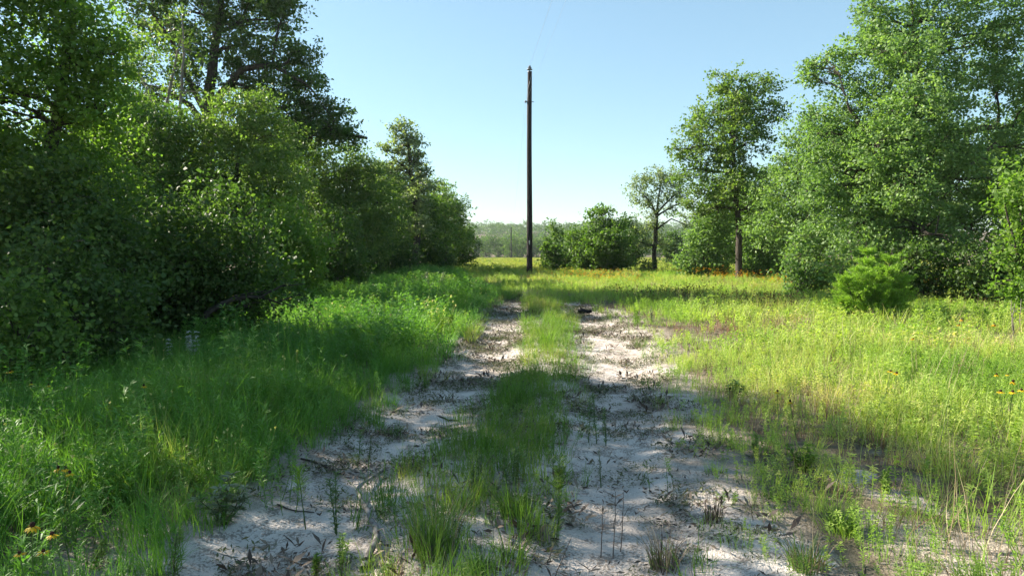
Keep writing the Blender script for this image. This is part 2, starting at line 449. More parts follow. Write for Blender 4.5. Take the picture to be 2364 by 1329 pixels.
for nm, sel in (('ground', ~is_track), ('sand_track', is_track)):
    used = np.unique(F[sel]); remap = np.full(len(V), -1); remap[used] = np.arange(len(used))
    mb = MB(); mb.add(V[used], remap[F[sel]])
    g = mb.build(nm, M['ground'], smooth=True)
    at = g.data.attributes.new('sand', 'FLOAT', 'POINT'); at.data.foreach_set('value', SS.ravel()[used].astype(np.float32))
    g['kind'] = 'structure'
    g['label'] = 'sandy meadow ground rolling away to the far wooded ridge' if nm == 'ground' else 'pale sandy two-rut track running up the middle'

# ------------------------------------------------------------------ trees
def spray_leaves(mb, r, blobs, L, lai, thr=0.40, nf=0.9, seed=0, wr=0.62, spray=0.22, per=16, up=0.35):
    """fill ellipsoid blobs with sprays of leaves; returns some spray centres for twigs"""
    cs = []
    for (c, rad, dens) in blobs:
        rad = np.asarray(rad, float); rm = float(np.cbrt(rad.prod()))
        n = int(lai * dens * math.pi * rm * rm / (0.5 * L * L * wr) / per) + 3
        n2 = int(n * 1.9)
        d = unit(r.normal(size=(n2, 3)))
        q = 0.30 + 0.70 * np.sqrt(r.random(n2)) + r.normal(0, 0.06, n2)
        q *= 0.55 + 0.88 * vn3(d[:, 0] * 2.1 + seed * 3 + c[0], d[:, 1] * 2.1 + c[1], d[:, 2] * 2.1 + c[2])
        q[r.random(n2) < 0.08] *= 1.25
        p = np.asarray(c) + d * q[:, None] * rad
        f = nf / max(rm, 0.45) * 1.6
        nz = vn3(p[:, 0] * f + seed, p[:, 1] * f, p[:, 2] * f * 1.25) * 0.65 + vn3(p[:, 0] * f * 2.3, p[:, 1] * f * 2.3 + seed, p[:, 2] * f * 2.6) * 0.35
        p = p[nz > thr][:n]
        cs.append(p)
    cen = np.concatenate(cs)
    k = len(cen)
    crnd = r.random(k)
    ax0 = unit(r.normal(size=(k, 3)) * np.array([1, 1, 0.45]))
    ci = np.repeat(np.arange(k), per)
    N = len(ci)
    off = r.normal(size=(N, 3)) * np.array([1, 1, 0.6]) * spray * 0.42 + ax0[ci] * (r.random(N) - 0.35)[:, None] * spray * 2.0
    pos = cen[ci] + off
    a = unit(ax0[ci] * 0.7 + r.normal(size=(N, 3)) * 0.75 + np.array([0, 0, -0.15]))
    nr = unit(r.normal(size=(N, 3)) * 0.8 + np.array([0, 0, up * 2]))
    nr = unit(nr - a * (nr * a).sum(1)[:, None])
    LL = L * np.clip(r.lognormal(-.05, .28, N), .5, 1.45)
    mb.leaves(pos, a, nr, LL, LL * wr * r.uniform(0.8, 1.2, N), np.clip(0.62 * crnd[ci] + 0.38 * r.random(N), 0, 1))
    return cs

def wobble(p0, p1, k, amp, r, sag=0.0):
    t = np.linspace(0, 1, k)[:, None]
    p = np.asarray(p0) * (1 - t) + np.asarray(p1) * t
    ln = np.linalg.norm(np.asarray(p1) - np.asarray(p0))
    w = np.cumsum(r.normal(size=(k, 3)), 0) * amp * ln / math.sqrt(k)
    w -= w[0]; w -= t * w[-1]
    p = p + w
    p[:, 2] += sag * ln * (t[:, 0] * (1 - t[:, 0])) * 4
    return p

def make_tree(name, label, cat, base, trunks, blobs, leaf=0.08, mat='mid', lai=2.4, thr=0.40, seed=0, group=None, bark='bark', limb_r=0.5, twigs=7, spray=0.22, per=16, nf=0.9, up=0.35, visible_limbs=False, limb_from=0.45):
    """base (3,), trunks: list of (points, r0, r1), blobs: list of (centre, radii, density)"""
    r = np.random.default_rng(seed)
    root = empty(name, base, label, cat, group)
    tm = MB(); lm = []
    for (pts, r0, r1) in trunks:
        pts = np.asarray(pts, float)
        # densify and wobble
        seg = [pts[0][None]]
        for i in range(len(pts) - 1):
            seg.append(wobble(pts[i], pts[i + 1], 5, 0.03, r)[1:])
        q = np.concatenate(seg); rr = np.linspace(1, 0, len(q)) ** 0.8 * (r0 - r1) + r1
        rr[0] *= 1.35
        tm.tube(q, rr, 9)
    lv = MB()
    cs = spray_leaves(lv, r, blobs, leaf, lai, thr, seed=seed * 1.7, spray=spray, per=per, nf=nf, up=up)
    allp = np.concatenate([np.asarray(t[0], float) for t in trunks])
    # dense candidates along trunks
    cand = []; crad = []
    for (pts, r0, r1) in trunks:
        pts = np.asarray(pts, float)
        for i in range(len(pts) - 1):
            for t in np.linspace(0, 1, 6)[:-1]:
                cand.append(pts[i] * (1 - t) + pts[i + 1] * t)
                fr = (i + t) / (len(pts) - 1); crad.append(r0 + (r1 - r0) * fr)
        cand.append(pts[-1]); crad.append(r1)
    cand = np.array(cand); crad = np.array(crad)
    zmin = cand[:, 2].min(); zr = cand[:, 2].max() - zmin
    for (c, rad, dens), pp in zip(blobs, cs):
        c = np.asarray(c, float)
        cost = np.linalg.norm(cand - c, axis=1) + 1.5 * np.clip(cand[:, 2] - c[2] + 0.1, 0, None) + 2.0 * np.clip(zmin + limb_from * 0.6 * zr - cand[:, 2], 0, None)
        j = int(np.argmin(cost)); p0 = cand[j]; ln = np.linalg.norm(c - p0)
        R0 = min(crad[j] * 0.7, 0.025 + 0.03 * (ln + np.mean(rad)) * limb_r * 2)
        lb = MB() if visible_limbs else tm
        path = wobble(p0, c + (c - p0) * 0.15, 7, 0.10, r, sag=0.05)
        lb.tube(path, np.linspace(R0, R0 * 0.35, 7), 6)
        for _ in range(twigs):
            if len(pp) == 0: break
            tgt = pp[r.integers(len(pp))]
            s = path[r.integers(2, 7)]
            lb.tube(wobble(s, tgt, 5, 0.10, r, 0.04), np.linspace(R0 * 0.32, 0.006, 5), 4)
        if visible_limbs: lm.append(lb)
    tk = tm.build('trunk', M[bark], root, smooth=True, origin=base)
    for lb in lm: lb.build('limb', M[bark], tk, smooth=True, origin=base)
    lv.build('crown', M[mat], root, origin=base)
    return root

def blobpx(d, lst, flat=1.0, deep=1.0):
    out = []
    for e in lst:
        x, y, rp = e[:3]; dd = d + (e[4] if len(e) > 4 else 0); dens = e[3] if len(e) > 3 else 1.0
        R = rp * dd / FPX
        out.append((P(x, y, dd), (R, R * deep, R * flat), dens))
    return out

def ground_at(px, d):
    x = (px - CX) / FPX * d
    return np.array([x, d, Hs(x, d)])

def trunk_px(base, lst, d):
    return [base - np.array([0, 0, 0.15])] + [P(x, y, d + (k[0] if k else 0)) for (x, y, *k) in lst]

# --- left side, nearest first
b = ground_at(60, 10.5)
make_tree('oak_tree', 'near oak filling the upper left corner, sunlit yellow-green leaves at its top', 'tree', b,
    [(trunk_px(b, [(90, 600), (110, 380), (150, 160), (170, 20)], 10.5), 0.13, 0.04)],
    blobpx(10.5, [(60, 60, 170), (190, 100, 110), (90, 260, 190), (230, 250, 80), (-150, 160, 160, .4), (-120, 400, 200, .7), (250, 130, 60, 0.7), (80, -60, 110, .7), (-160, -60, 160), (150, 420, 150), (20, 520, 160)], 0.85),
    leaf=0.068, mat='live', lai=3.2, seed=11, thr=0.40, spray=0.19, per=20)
b = ground_at(490, 24.5)
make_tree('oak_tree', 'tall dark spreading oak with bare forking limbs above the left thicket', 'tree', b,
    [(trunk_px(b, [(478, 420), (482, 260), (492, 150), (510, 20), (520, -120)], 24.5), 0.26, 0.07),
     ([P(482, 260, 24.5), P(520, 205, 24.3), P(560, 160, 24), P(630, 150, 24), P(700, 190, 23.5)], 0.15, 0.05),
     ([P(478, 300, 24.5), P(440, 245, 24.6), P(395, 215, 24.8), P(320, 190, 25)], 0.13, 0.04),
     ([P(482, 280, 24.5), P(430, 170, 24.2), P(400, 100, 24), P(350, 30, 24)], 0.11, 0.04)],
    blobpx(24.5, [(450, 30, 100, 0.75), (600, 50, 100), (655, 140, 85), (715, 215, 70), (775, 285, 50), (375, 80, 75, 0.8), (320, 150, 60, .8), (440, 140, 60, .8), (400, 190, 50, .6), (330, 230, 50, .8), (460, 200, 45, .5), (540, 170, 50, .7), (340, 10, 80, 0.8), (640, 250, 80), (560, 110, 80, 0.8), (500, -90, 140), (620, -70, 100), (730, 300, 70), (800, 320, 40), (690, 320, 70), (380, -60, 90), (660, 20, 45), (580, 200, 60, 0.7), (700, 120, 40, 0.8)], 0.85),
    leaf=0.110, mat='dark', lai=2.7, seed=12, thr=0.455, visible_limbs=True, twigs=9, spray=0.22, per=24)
b = ground_at(420, 22.0)
make_tree('bare_tree', 'pale half-bare young tree with forked stems in front of the dark oak', 'tree', b,
    [(trunk_px(b, [(366, 350), (363, 285), (385, 240), (400, 170), (418, 90)], 22), 0.085, 0.02),
     ([P(364, 290, 22), P(350, 225, 22), P(320, 170, 22)], 0.05, 0.015),
     ([P(412, 330, 21.8), P(415, 250, 21.8), P(425, 130, 21.8), P(420, 40, 21.8)], 0.06, 0.015)],
    blobpx(22, [(330, 130, 60, 0.5), (420, 110, 60, 0.5), (390, 70, 60, 0.4), (350, 200, 50, .5), (430, 210, 45, .5)]),
    leaf=0.10, mat='olive', lai=1.2, seed=13, bark='bark_pale', visible_limbs=True, twigs=8)
b = ground_at(560, 18.5)
make_tree('yaupon_tree', 'yellow-green lit crown rising in front of the tall oak on the left', 'tree', b,
    [(trunk_px(b, [(550, 560), (545, 420), (560, 300)], 18.5), 0.10, 0.03), (trunk_px(b, [(600, 560), (640, 420)], 18.5), 0.07, 0.02)],
    blobpx(18.5, [(555, 300, 75), (480, 330, 85), (625, 320, 75), (420, 390, 95), (555, 400, 110), (650, 420, 85), (600, 240, 45), (520, 235, 40), (460, 480, 110), (610, 500, 80)], 0.9),
    leaf=0.078, mat='olive', lai=2.4, seed=14, thr=0.40)
b = ground_at(250, 18.0)
make_tree('yaupon_tree', 'dark leafy tree between the near corner oak and the lit crown', 'tree', b,
    [(trunk_px(b, [(270, 560), (290, 420), (310, 330)], 18.0), 0.09, 0.03)],
    blobpx(18.0, [(310, 320, 85), (250, 360, 100), (370, 400, 100), (270, 470, 130), (180, 420, 110), (360, 500, 110), (280, 250, 55, .9), (330, 260, 60, .9), (400, 300, 60)], 0.9),
    leaf=0.076, mat='mid', lai=2.4, seed=15, thr=0.40)
b = ground_at(810, 28.0)
make_tree('elm_tree', 'rounded mid-green tree stepping down beside the tall left oak', 'tree', b,
    [(trunk_px(b, [(805, 560), (800, 460), (800, 390)], 28), 0.12, 0.04)],
    blobpx(28, [(800, 385, 62), (850, 410, 60), (745, 400, 75), (700, 360, 70), (880, 470, 65), (800, 480, 90), (720, 480, 80), (850, 545, 80), (770, 570, 80)], 0.95),
    leaf=0.105, mat='olive', lai=2.3, seed=16, thr=0.40)
b = ground_at(955, 34.0)
make_tree('oak_tree', 'gnarled tall oak with open top poking above the far left trees', 'tree', b,
    [(trunk_px(b, [(965, 520), (962, 440), (948, 400), (945, 350), (935, 305)], 34), 0.17, 0.05),
     ([P(958, 425, 34), P(935, 385, 34), P(905, 365, 34)], 0.08, 0.03), ([P(948, 390, 34), P(965, 365, 34), P(968, 345, 34)], 0.06, 0.03)],
    blobpx(34, [(930, 300, 30), (955, 315, 28), (965, 350, 24), (905, 350, 26, .8), (885, 340, 18, .7), (970, 378, 20, .8), (925, 380, 22, .6), (945, 430, 34), (985, 430, 28), (915, 300, 18, .7), (985, 405, 24), (900, 395, 32), (870, 400, 34), (945, 345, 26), (945, 390, 28, .9), (930, 335, 24), (955, 470, 36, 1, -1.2), (960, 520, 40, 1, -1.5), (965, 430, 30, 1, -1)], 0.85),
    leaf=0.13, mat='grey', lai=2.2, seed=17, thr=0.42, visible_limbs=True)
b = ground_at(960, 36.0)
make_tree('elm_tree', 'broad dark tree under the gnarled oak at the far left', 'tree', b,
    [(trunk_px(b, [(960, 560), (960, 470)], 36), 0.12, 0.04)],
    blobpx(36, [(900, 440, 55), (960, 470, 55), (1010, 480, 45), (930, 530, 70), (1000, 550, 60), (870, 520, 55)], 0.95),
    leaf=0.13, mat='mid', lai=2.4, seed=18, thr=0.38)
b = ground_at(1030, 40.0)
make_tree('elm_tree', 'small pale-topped tree near the far end of the left tree line', 'tree', b,
    [(trunk_px(b, [(1030, 560), (1025, 470)], 40), 0.10, 0.03)],
    blobpx(40, [(1020, 445, 32), (1045, 475, 34), (1000, 430, 22, .7), (1065, 500, 28), (1030, 520, 45), (1070, 550, 34)], 0.95),
    leaf=0.13, mat='olive', lai=2.2, seed=19, thr=0.42)
b = ground_at(1070, 43.0)
make_tree('yaupon_tree', 'last dark round bush of the left tree line, beside the open field', 'tree', b,
    [(trunk_px(b, [(1068, 590), (1070, 560)], 43), 0.08, 0.03)],
    blobpx(43, [(1075, 570, 30), (1040, 580, 36), (1085, 595, 22), (1060, 605, 28), (1010, 600, 34), (1075, 540, 22)], 0.95, 1.2),
    leaf=0.13, mat='dark', lai=2.6, seed=20, thr=0.34)

# shrubs closing the left thicket down to the grass
def shrub_px(label, base_px, d, lst, mat, seed, leaf, name='yaupon_shrub', group=None, thr=0.37, lai=2.4, stems=4, deep=1.0, bark='bark', flat=0.95, twigs=7, up=0.35):
    b = ground_at(base_px, d)
    r = np.random.default_rng(seed + 500)
    bl = blobpx(d, lst, flat, deep)
    for (c, rad, dn) in list(bl):
        if 0.35 < c[2] - rad[2] - b[2] and c[2] - b[2] < 2.2 and rad[0] > .25:
            bl.append((np.array([c[0] * .6 + b[0] * .4, c[1] * .6 + b[1] * .4, b[2] + (c[2] - b[2]) * .38]), tuple(np.array(rad) * .8), dn * .8))
    tr = []
    for i in range(stems):
        c = np.asarray(bl[i % len(bl)][0])
        p0 = b + np.array([r.normal(0, .12), r.normal(0, .12), -0.08])
        tr.append(([p0, p0 * 0.5 + c * 0.5 + np.array([r.normal(0, .1), 0, 0.1]), c], 0.035 + 0.01 * d / 15, 0.012))
    return make_tree(name, label, 'shrub', b, tr, bl, leaf=leaf, mat=mat, lai=lai, thr=thr, seed=seed, group=group, bark=bark, twigs=twigs, up=up)

LG = 'shrubs closing the left thicket'
shrub_px('low leafy shrub at the left frame edge, just above the grass', 40, 7.0, [(20, 700, 90), (90, 760, 80), (-60, 760, 120), (150, 800, 60)], 'mid', 31, 0.058, group=LG)
shrub_px('dark shrub beside the low one at the left edge, taller and deeper in shade', 200, 8.2, [(190, 700, 110), (110, 620, 120), (260, 760, 70), (210, 790, 70), (290, 700, 70)], 'dark', 32, 0.062, group=LG)
shrub_px('dense dark shrub wall under the near corner oak', 120, 9.6, [(60, 560, 150), (200, 560, 140), (120, 460, 140), (290, 620, 100), (-60, 620, 160)], 'dark', 33, 0.066, group=LG)
shrub_px('large dark shrub behind the pale mint stalks on the left', 360, 11.0, [(350, 620, 120), (300, 540, 120), (430, 600, 110), (400, 690, 80), (320, 710, 70), (450, 700, 50)], 'dark', 34, 0.070, group=LG)
shrub_px('twiggy shrub above the arching limb on the left', 520, 11.4, [(500, 560, 110), (580, 600, 80), (450, 520, 110), (640, 640, 50, .7), (560, 650, 50, .6), (420, 640, 80)], 'dark', 35, 0.074, group=LG, twigs=16)  # dark leaf colour stands in for the thicket's shade
shrub_px('green shrub catching sun right of the arching limb', 680, 16.5, [(660, 560, 65), (700, 600, 55), (640, 520, 70), (690, 640, 36), (720, 560, 45), (600, 560, 60)], 'live', 36, 0.085, group=LG)
shrub_px('shrub with pale bare twigs in the recess right of the arching limb', 770, 21.5, [(740, 560, 55), (800, 590, 55), (770, 530, 60), (760, 620, 36), (830, 620, 36), (720, 610, 40)], 'dark', 37, 0.10, group=LG, bark='bark_pale', twigs=16)
shrub_px('dark rounded shrub in the middle of the far left tree line', 880, 30.0, [(860, 590, 50), (910, 590, 50), (880, 550, 55), (830, 600, 40), (940, 610, 36), (900, 625, 30)], 'dark', 38, 0.115, group=LG)
shrub_px('dark shrub beneath the gnarled oak touching the meadow', 980, 35.0, [(960, 590, 44), (1000, 590, 40), (930, 610, 30), (1030, 605, 30), (980, 615, 26)], 'dark', 39, 0.125, group=LG)

# the arching dead-looking limb over the sunlit gap
b = ground_at(440, 10.8)
lm = empty('arching_limb', b, 'bare dark limb arching low over the sunlit gap on the left', 'branch')
d0 = b[1]
mb = MB()
r_ = np.random.default_rng(3)
main = np.array([b - [0, 0, .1], P(478, 722, d0), P(515, 700, d0), P(545, 688, d0 + .1), P(580, 684, d0 + .2), (P(620, 690, d0 + .3)), P(650, 702, d0 + .4)])
mb.tube(main, np.linspace(0.055, 0.014, len(main)), 7)
mb.build('stem', M['bark'], lm, smooth=True, origin=b)
for (pts, r0) in (([(515, 700), (545, 682), (590, 675), (640, 668)], .022), ([(550, 688), (565, 705), (578, 712)], .016), ([(566, 706), (585, 698), (615, 698)], .012), ([(600, 686), (650, 660), (705, 655)], .018), ([(640, 697), (690, 680), (715, 690)], .014), ([(620, 690), (632, 712), (640, 722)], .010)):
    mb = MB(); mb.tube(wobble(P(*pts[0], d0 + .1), P(*pts[0], d0 + .1) * 0 + P(*pts[1], d0 + .1), 3, .02, r_), [r0, r0 * .9, r0 * .8], 5)
    q = np.array([P(*p, d0 + .15) for p in pts[1:]]); mb.tube(q, np.linspace(r0 * .8, .004, len(q)), 5)
    mb.build('branch', M['bark'], lm, smooth=True, origin=b)
mb = MB(); spray_leaves(mb, r_, blobpx(d0 + .2, [(650, 672, 30, .8), (690, 690, 24, .7), (610, 665, 22, .6), (560, 670, 20, .4), (640, 715, 14, .5)]), 0.07, 1.6, 0.4, seed=4)
mb.build('leaves', M['dark'], lm, origin=b)

# --- generic trees that fill the depth of both woods: three prototypes, then copies
def generic(name, label, cat, h, rad, n, seed, mat, leaf, group, low=0.25, lai=2.2):
    r = np.random.default_rng(seed)
    bl = []
    for i in range(n):
        z = h * (low + (0.92 - low) * (i + 0.5) / n); w = rad * math.sin(math.pi * min(0.97, 0.25 + 0.72 * (1 - (i + .5) / n))) ** 0.7
        th = i * 2.4 + r.uniform(-.4, .4)
        q = w * r.uniform(0.35, 0.75)
        R = rad * r.uniform(0.42, 0.60)
        bl.append(((q * math.cos(th), q * math.sin(th), z), (R, R, R * 0.85), 1.0))
    tr = [([(0, 0, -0.2), (r.normal(0, .1), r.normal(0, .1), h * .4), (r.normal(0, .2), r.normal(0, .2), h * .85)], 0.018 * h + 0.03, 0.03)]
    return make_tree(name, label, cat, np.zeros(3), tr, bl, leaf=leaf, mat=mat, lai=lai, thr=0.38, seed=seed, group=group, twigs=5)
FG = 'trees deep in the left wood'
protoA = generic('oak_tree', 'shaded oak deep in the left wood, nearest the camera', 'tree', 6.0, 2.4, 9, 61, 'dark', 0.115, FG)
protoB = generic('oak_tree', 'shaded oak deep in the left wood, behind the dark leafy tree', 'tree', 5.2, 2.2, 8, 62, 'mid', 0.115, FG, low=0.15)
left_fill = [(-9.6, 8.8, 1.2, 0, ''), (-11.5, 11.3, 1.05, 1, ''), (-10.8, 20.0, 0.72, 0, ''), (-13.0, 21.0, .86, 1, ''), (-14.2, 27.5, 1.1, 0, ''), (-9.8, 30.0, 1.12, 1, ''), (-13.0, 33.5, 1.15, 0, ''), (-8.2, 35.0, 1.05, 1, ''), (-6.6, 40.0, 1.0, 0, ''), (-10.5, 43.0, 1.0, 1, ''), (-5.2, 46.5, .85, 0, ''), (-16.5, 21.0, 1.0, 1, '')]
left_labels = ['shaded tree standing just outside the left frame edge beside the near corner oak', 'shaded tree outside the left frame edge behind the near corner oak', 'dark tree deep in the left wood right behind the dark leafy tree', 'dark tree deep in the left wood below the sky gap beside the corner oak', 'dark tree deep in the left wood beneath the half-bare young tree', "dark tree in the left wood just right of the tall spreading oak's trunk", 'dark tree far back in the left wood behind the lit crown', 'dark tree in the left wood behind the rounded stepping-down tree', 'dark tree directly behind the gnarled oak on the left', 'dark tree far back in the left wood between rounded tree and gnarled oak', 'dark tree behind the small pale-topped tree at the far left end', 'tree outside the left frame edge far behind the near oak']
ords = ['first', 'second', 'third', 'fourth', 'fifth', 'sixth', 'seventh', 'eighth', 'ninth', 'tenth', 'eleventh', 'twelfth', 'thirteenth', 'fourteenth', 'fifteenth', 'sixteenth', 'seventeenth', 'eighteenth', 'nineteenth', 'twentieth']
used = [False, False]
for i, (x, y, s, k, _) in enumerate(left_fill):
    lab = left_labels[i]
    loc = (x, y, Hs(x, y)); pr = (protoA, protoB)[k]
    if not used[k]:
        pr.location = loc; pr.rotation_euler.z = i * 1.3; pr.scale = (s, s, s); pr['label'] = lab; used[k] = True
    else: copy_tree(pr, loc, i * 1.3, s, lab)

# --- right side
b = ground_at(1707, 28.6)
make_tree('oak_tree', 'tall slender oak with dark straight trunk at the edge of the right wood', 'tree', b,
    [(trunk_px(b, [(1706, 600), (1705, 520), (1698, 430), (1692, 330), (1690, 220)], 28.6), 0.155, 0.04)],
    blobpx(28.6, [(1665, 195, 36), (1710, 205, 48), (1765, 195, 32), (1745, 255, 55), (1785, 260, 34), (1650, 265, 50), (1610, 300, 45), (1690, 290, 60), (1640, 345, 60), (1570, 345, 30), (1740, 330, 50, .8), (1590, 395, 40), (1680, 400, 60), (1620, 450, 50), (1720, 420, 50), (1650, 480, 42, .8), (1730, 480, 36, .8), (1600, 480, 34, .8), (1700, 320, 50, 1, -1.2), (1690, 430, 50, 1, -1.2), (1710, 240, 40, 1, -1.0)], 0.9),
    leaf=0.11, mat='olive', lai=2.3, seed=41, thr=0.42, visible_limbs=True, limb_from=0.5, spray=0.22, per=26)
b = ground_at(2105, 19.5)
make_tree('oak_tree', 'huge spreading oak filling the upper right of the picture', 'tree', b,
    [(trunk_px(b, [(2098, 560), (2095, 440), (2110, 330), (2120, 200), (2110, 60)], 19.5), 0.27, 0.06),
     ([P(2096, 470, 19.5), P(2060, 400, 19.2), P(2010, 330, 19), P(1960, 250, 18.8)], 0.13, 0.04),
     ([P(2105, 370, 19.5), P(2170, 330, 19.5), P(2250, 300, 19.6), P(2340, 290, 19.8)], 0.15, 0.05),
     ([P(2100, 420, 19.5), P(2170, 420, 19.3), P(2240, 380, 19.2), P(2300, 330, 19)], 0.10, 0.04)],
    blobpx(19.5, [(2070, 70, 90), (2150, 40, 80, .9), (1990, 130, 85), (1910, 150, 48), (1870, 175, 26, .7), (2080, 190, 120), (2230, 110, 105), (2330, 60, 100), (2310, 200, 100, .8), (1960, 250, 90), (2050, 320, 110), (2180, 270, 90, .9), (2280, 340, 90, .7), (1900, 310, 60), (1960, 400, 90), (2080, 440, 100), (2200, 430, 90), (2320, 440, 90), (1890, 440, 60), (2450, 150, 140), (2440, 350, 130), (2120, 520, 100), (1990, 520, 80), (2250, 530, 90), (2010, 20, 50, .8), (2090, -60, 90), (2280, -60, 100), (2100, 250, 90, 1, -1.7), (2080, 420, 90, 1, -1.6), (2150, 540, 75, 1, -1.5), (2040, 330, 80, 1, -1.5), (2190, 350, 80, 1, -1.4), (2100, 130, 80, 1, -1.4)], 0.85),
    leaf=0.086, mat='pale', lai=2.6, seed=42, thr=0.46, visible_limbs=True, twigs=8, spray=0.21, per=28)
b = ground_at(1830, 25.5)
make_tree('elm_tree', 'leafy mid-height tree between the slender oak and the huge oak', 'tree', b,
    [(trunk_px(b, [(1832, 560), (1838, 450), (1845, 340)], 25.5), 0.11, 0.03)],
    blobpx(25.5, [(1850, 315, 44), (1880, 350, 50), (1820, 370, 48), (1850, 430, 66), (1800, 450, 56), (1780, 520, 56), (1860, 510, 60), (1900, 300, 34)], 0.92),
    leaf=0.10, mat='pale', lai=2.2, seed=43, thr=0.40)
RG = 'shrubs along the edge of the right wood'
shrub_px('bright shrub left of the slender oak trunk', 1625, 30.0, [(1620, 560, 40), (1655, 590, 34), (1600, 590, 28), (1640, 530, 34), (1670, 560, 26), (1590, 560, 22), (1610, 622, 26), (1650, 632, 24), (1585, 618, 20), (1680, 625, 20), (1650, 490, 32), (1620, 515, 26), (1675, 520, 24), (1570, 600, 16)], 'pale', 44, 0.11, group=RG)
shrub_px('olive shrub right of the slender oak trunk', 1765, 29.5, [(1750, 590, 38), (1790, 570, 40), (1770, 620, 28), (1735, 625, 24), (1800, 615, 28), (1760, 545, 32)], 'pale', 45, 0.10, group=RG, twigs=14)
shrub_px('twiggy olive shrub with dead grey branches before the right wood', 1860, 20.5, [(1850, 590, 46), (1900, 570, 48), (1830, 630, 28), (1880, 635, 30), (1920, 625, 34), (1865, 540, 40)], 'pale', 46, 0.095, group=RG, twigs=18, bark='bark_pale')
shrub_px('grey-green shrub directly behind the young cedar', 1980, 18.8, [(1970, 570, 52), (2020, 600, 50), (1940, 620, 38), (2000, 640, 34), (2040, 560, 44)], 'pale', 47, 0.09, group=RG, twigs=14, bark='bark_pale')
shrub_px('dark shrub under the huge oak right of the cedar', 2130, 17.8, [(2110, 600, 56), (2170, 610, 50), (2140, 650, 30), (2080, 640, 34), (2200, 650, 30)], 'dark', 48, 0.095, group=RG, twigs=14)
shrub_px('dark shrub in deep shade near the right frame edge', 2270, 17.0, [(2250, 610, 60), (2310, 620, 50), (2230, 650, 34), (2290, 660, 28), (2350, 600, 60)], 'dark', 49, 0.09, group=RG, twigs=14)
shrub_px('near bright-leaved branch mass cut by the right frame edge', 2450, 13.5, [(2345, 450, 48, .9), (2400, 420, 80), (2320, 470, 26, .7), (2360, 530, 30, .8), (2310, 580, 20, .7), (2350, 600, 26, .8), (2310, 655, 20, .8), (2345, 650, 26), (2420, 560, 80), (2420, 660, 60), (2385, 490, 60), (2390, 610, 50), (2370, 560, 34), (2380, 680, 34)], 'live', 50, 0.085, name='oak_shrub', group=RG, thr=0.36)
right_fill = [(12.0, 31.0, 1.0, 1), (15.5, 27.0, 1.1, 0), (19.0, 24.0, 1.25, 1), (17.0, 33.0, 1.2, 0), (13.0, 37.5, 1.0, 1), (22.0, 29.0, 1.3, 0), (24.5, 21.5, 1.2, 0), (28.0, 26.0, 1.3, 1), (21.5, 16.0, 1.1, 0), (30.0, 34.0, 1.3, 1), (18.5, 18.5, 1.2, 1), (10.6, 34.0, .72, 0)]
right_labels = ['dark tree in the right wood behind the leafy mid-height tree', "dark tree in the right wood right behind the huge oak's trunk", 'dark tree in the right wood behind the right frame edge branches', "dark tree far back in the right wood left of the huge oak's trunk", 'dark tree far back between the slender oak and the mid-height tree', 'tall dark tree at the right frame edge, far back in the wood', 'tree outside the right frame edge level with the huge oak', 'tree outside the right frame edge, deep in the wood', 'tree outside the right frame edge nearest the camera', 'tall tree outside the right frame edge, deepest in the wood', 'tree just outside the right frame edge beside the bright branch mass', "low dark tree right behind the slender oak's trunk"]
for i, (x, y, s, k) in enumerate(right_fill):
    o = copy_tree((protoA, protoB)[k], (x, y, Hs(x, y)), i * 1.1 + .4, s, right_labels[i])
    o['group'] = 'trees deep in the right wood'

# --- middle distance beyond the pole
b = ground_at(1512, 36.0)
make_tree('mesquite_tree', 'slender open-crowned tree standing alone left of the slender oak', 'tree', b,
    [(trunk_px(b, [(1510, 580), (1514, 525), (1516, 490)], 36), 0.13, 0.08),
     ([P(1516, 492, 36), P(1545, 462, 36), P(1580, 430, 36)], 0.06, 0.015), ([P(1516, 495, 36), P(1500, 465, 36), P(1475, 435, 36)], 0.06, 0.015),
     ([P(1517, 490, 36), P(1522, 445, 36), P(1528, 405, 36)], 0.055, 0.015), ([P(1514, 530, 36), P(1550, 505, 36), P(1590, 520, 36)], 0.05, 0.012), ([P(1515, 500, 36), P(1570, 470, 36), P(1600, 465, 36)], 0.05, 0.012)],
    blobpx(36, [(1480, 425, 30, 1.0), (1515, 405, 30, 1.0), (1555, 415, 30, 1.0), (1530, 440, 34, .9), (1485, 455, 30, .9), (1575, 445, 26, .9), (1500, 480, 28, .9), (1560, 480, 30, .7), (1590, 520, 22, .6), (1495, 520, 30, 1.0), (1480, 560, 26, .7), (1520, 560, 30, .9)], 0.8),
    leaf=0.10, mat='grey', lai=2.0, seed=51, thr=0.40, visible_limbs=True, twigs=10, spray=0.2)
shrub_px('small dark bush at the foot of the open-crowned tree', 1500, 35.6, [(1497, 612, 14), (1504, 622, 12), (1490, 625, 10)], 'dark', 52, 0.10)
shrub_px('bushy tree clump right of the utility pole in the field', 1385, 36.0, [(1390, 510, 34), (1370, 540, 36), (1420, 535, 36), (1340, 560, 32), (1400, 575, 42), (1435, 570, 30), (1360, 590, 36), (1420, 605, 26), (1390, 485, 18, .8), (1320, 545, 20), (1365, 495, 12, .7), (1345, 605, 26), (1395, 615, 26), (1440, 605, 24), (1370, 565, 34, 1, -1), (1410, 545, 30, 1, -1)], 'mid', 53, 0.13, name='elm_tree', thr=0.36, stems=5, lai=3.0)
shrub_px('small bush nearest the utility pole, left of the bushy clump', 1272, 37.0, [(1275, 560, 24), (1268, 595, 22), (1285, 580, 22), (1270, 612, 14), (1275, 522, 13, .8), (1290, 540, 16), (1262, 575, 16), (1285, 615, 14)], 'mid', 54, 0.14, name='elm_tree', thr=0.35, lai=3.0)
shrub_px('low bush joining the small bush and the bushy clump', 1315, 38.0, [(1310, 575, 22), (1325, 598, 22), (1300, 600, 20), (1322, 545, 16), (1312, 615, 16)], 'mid', 55, 0.13, lai=3.0)
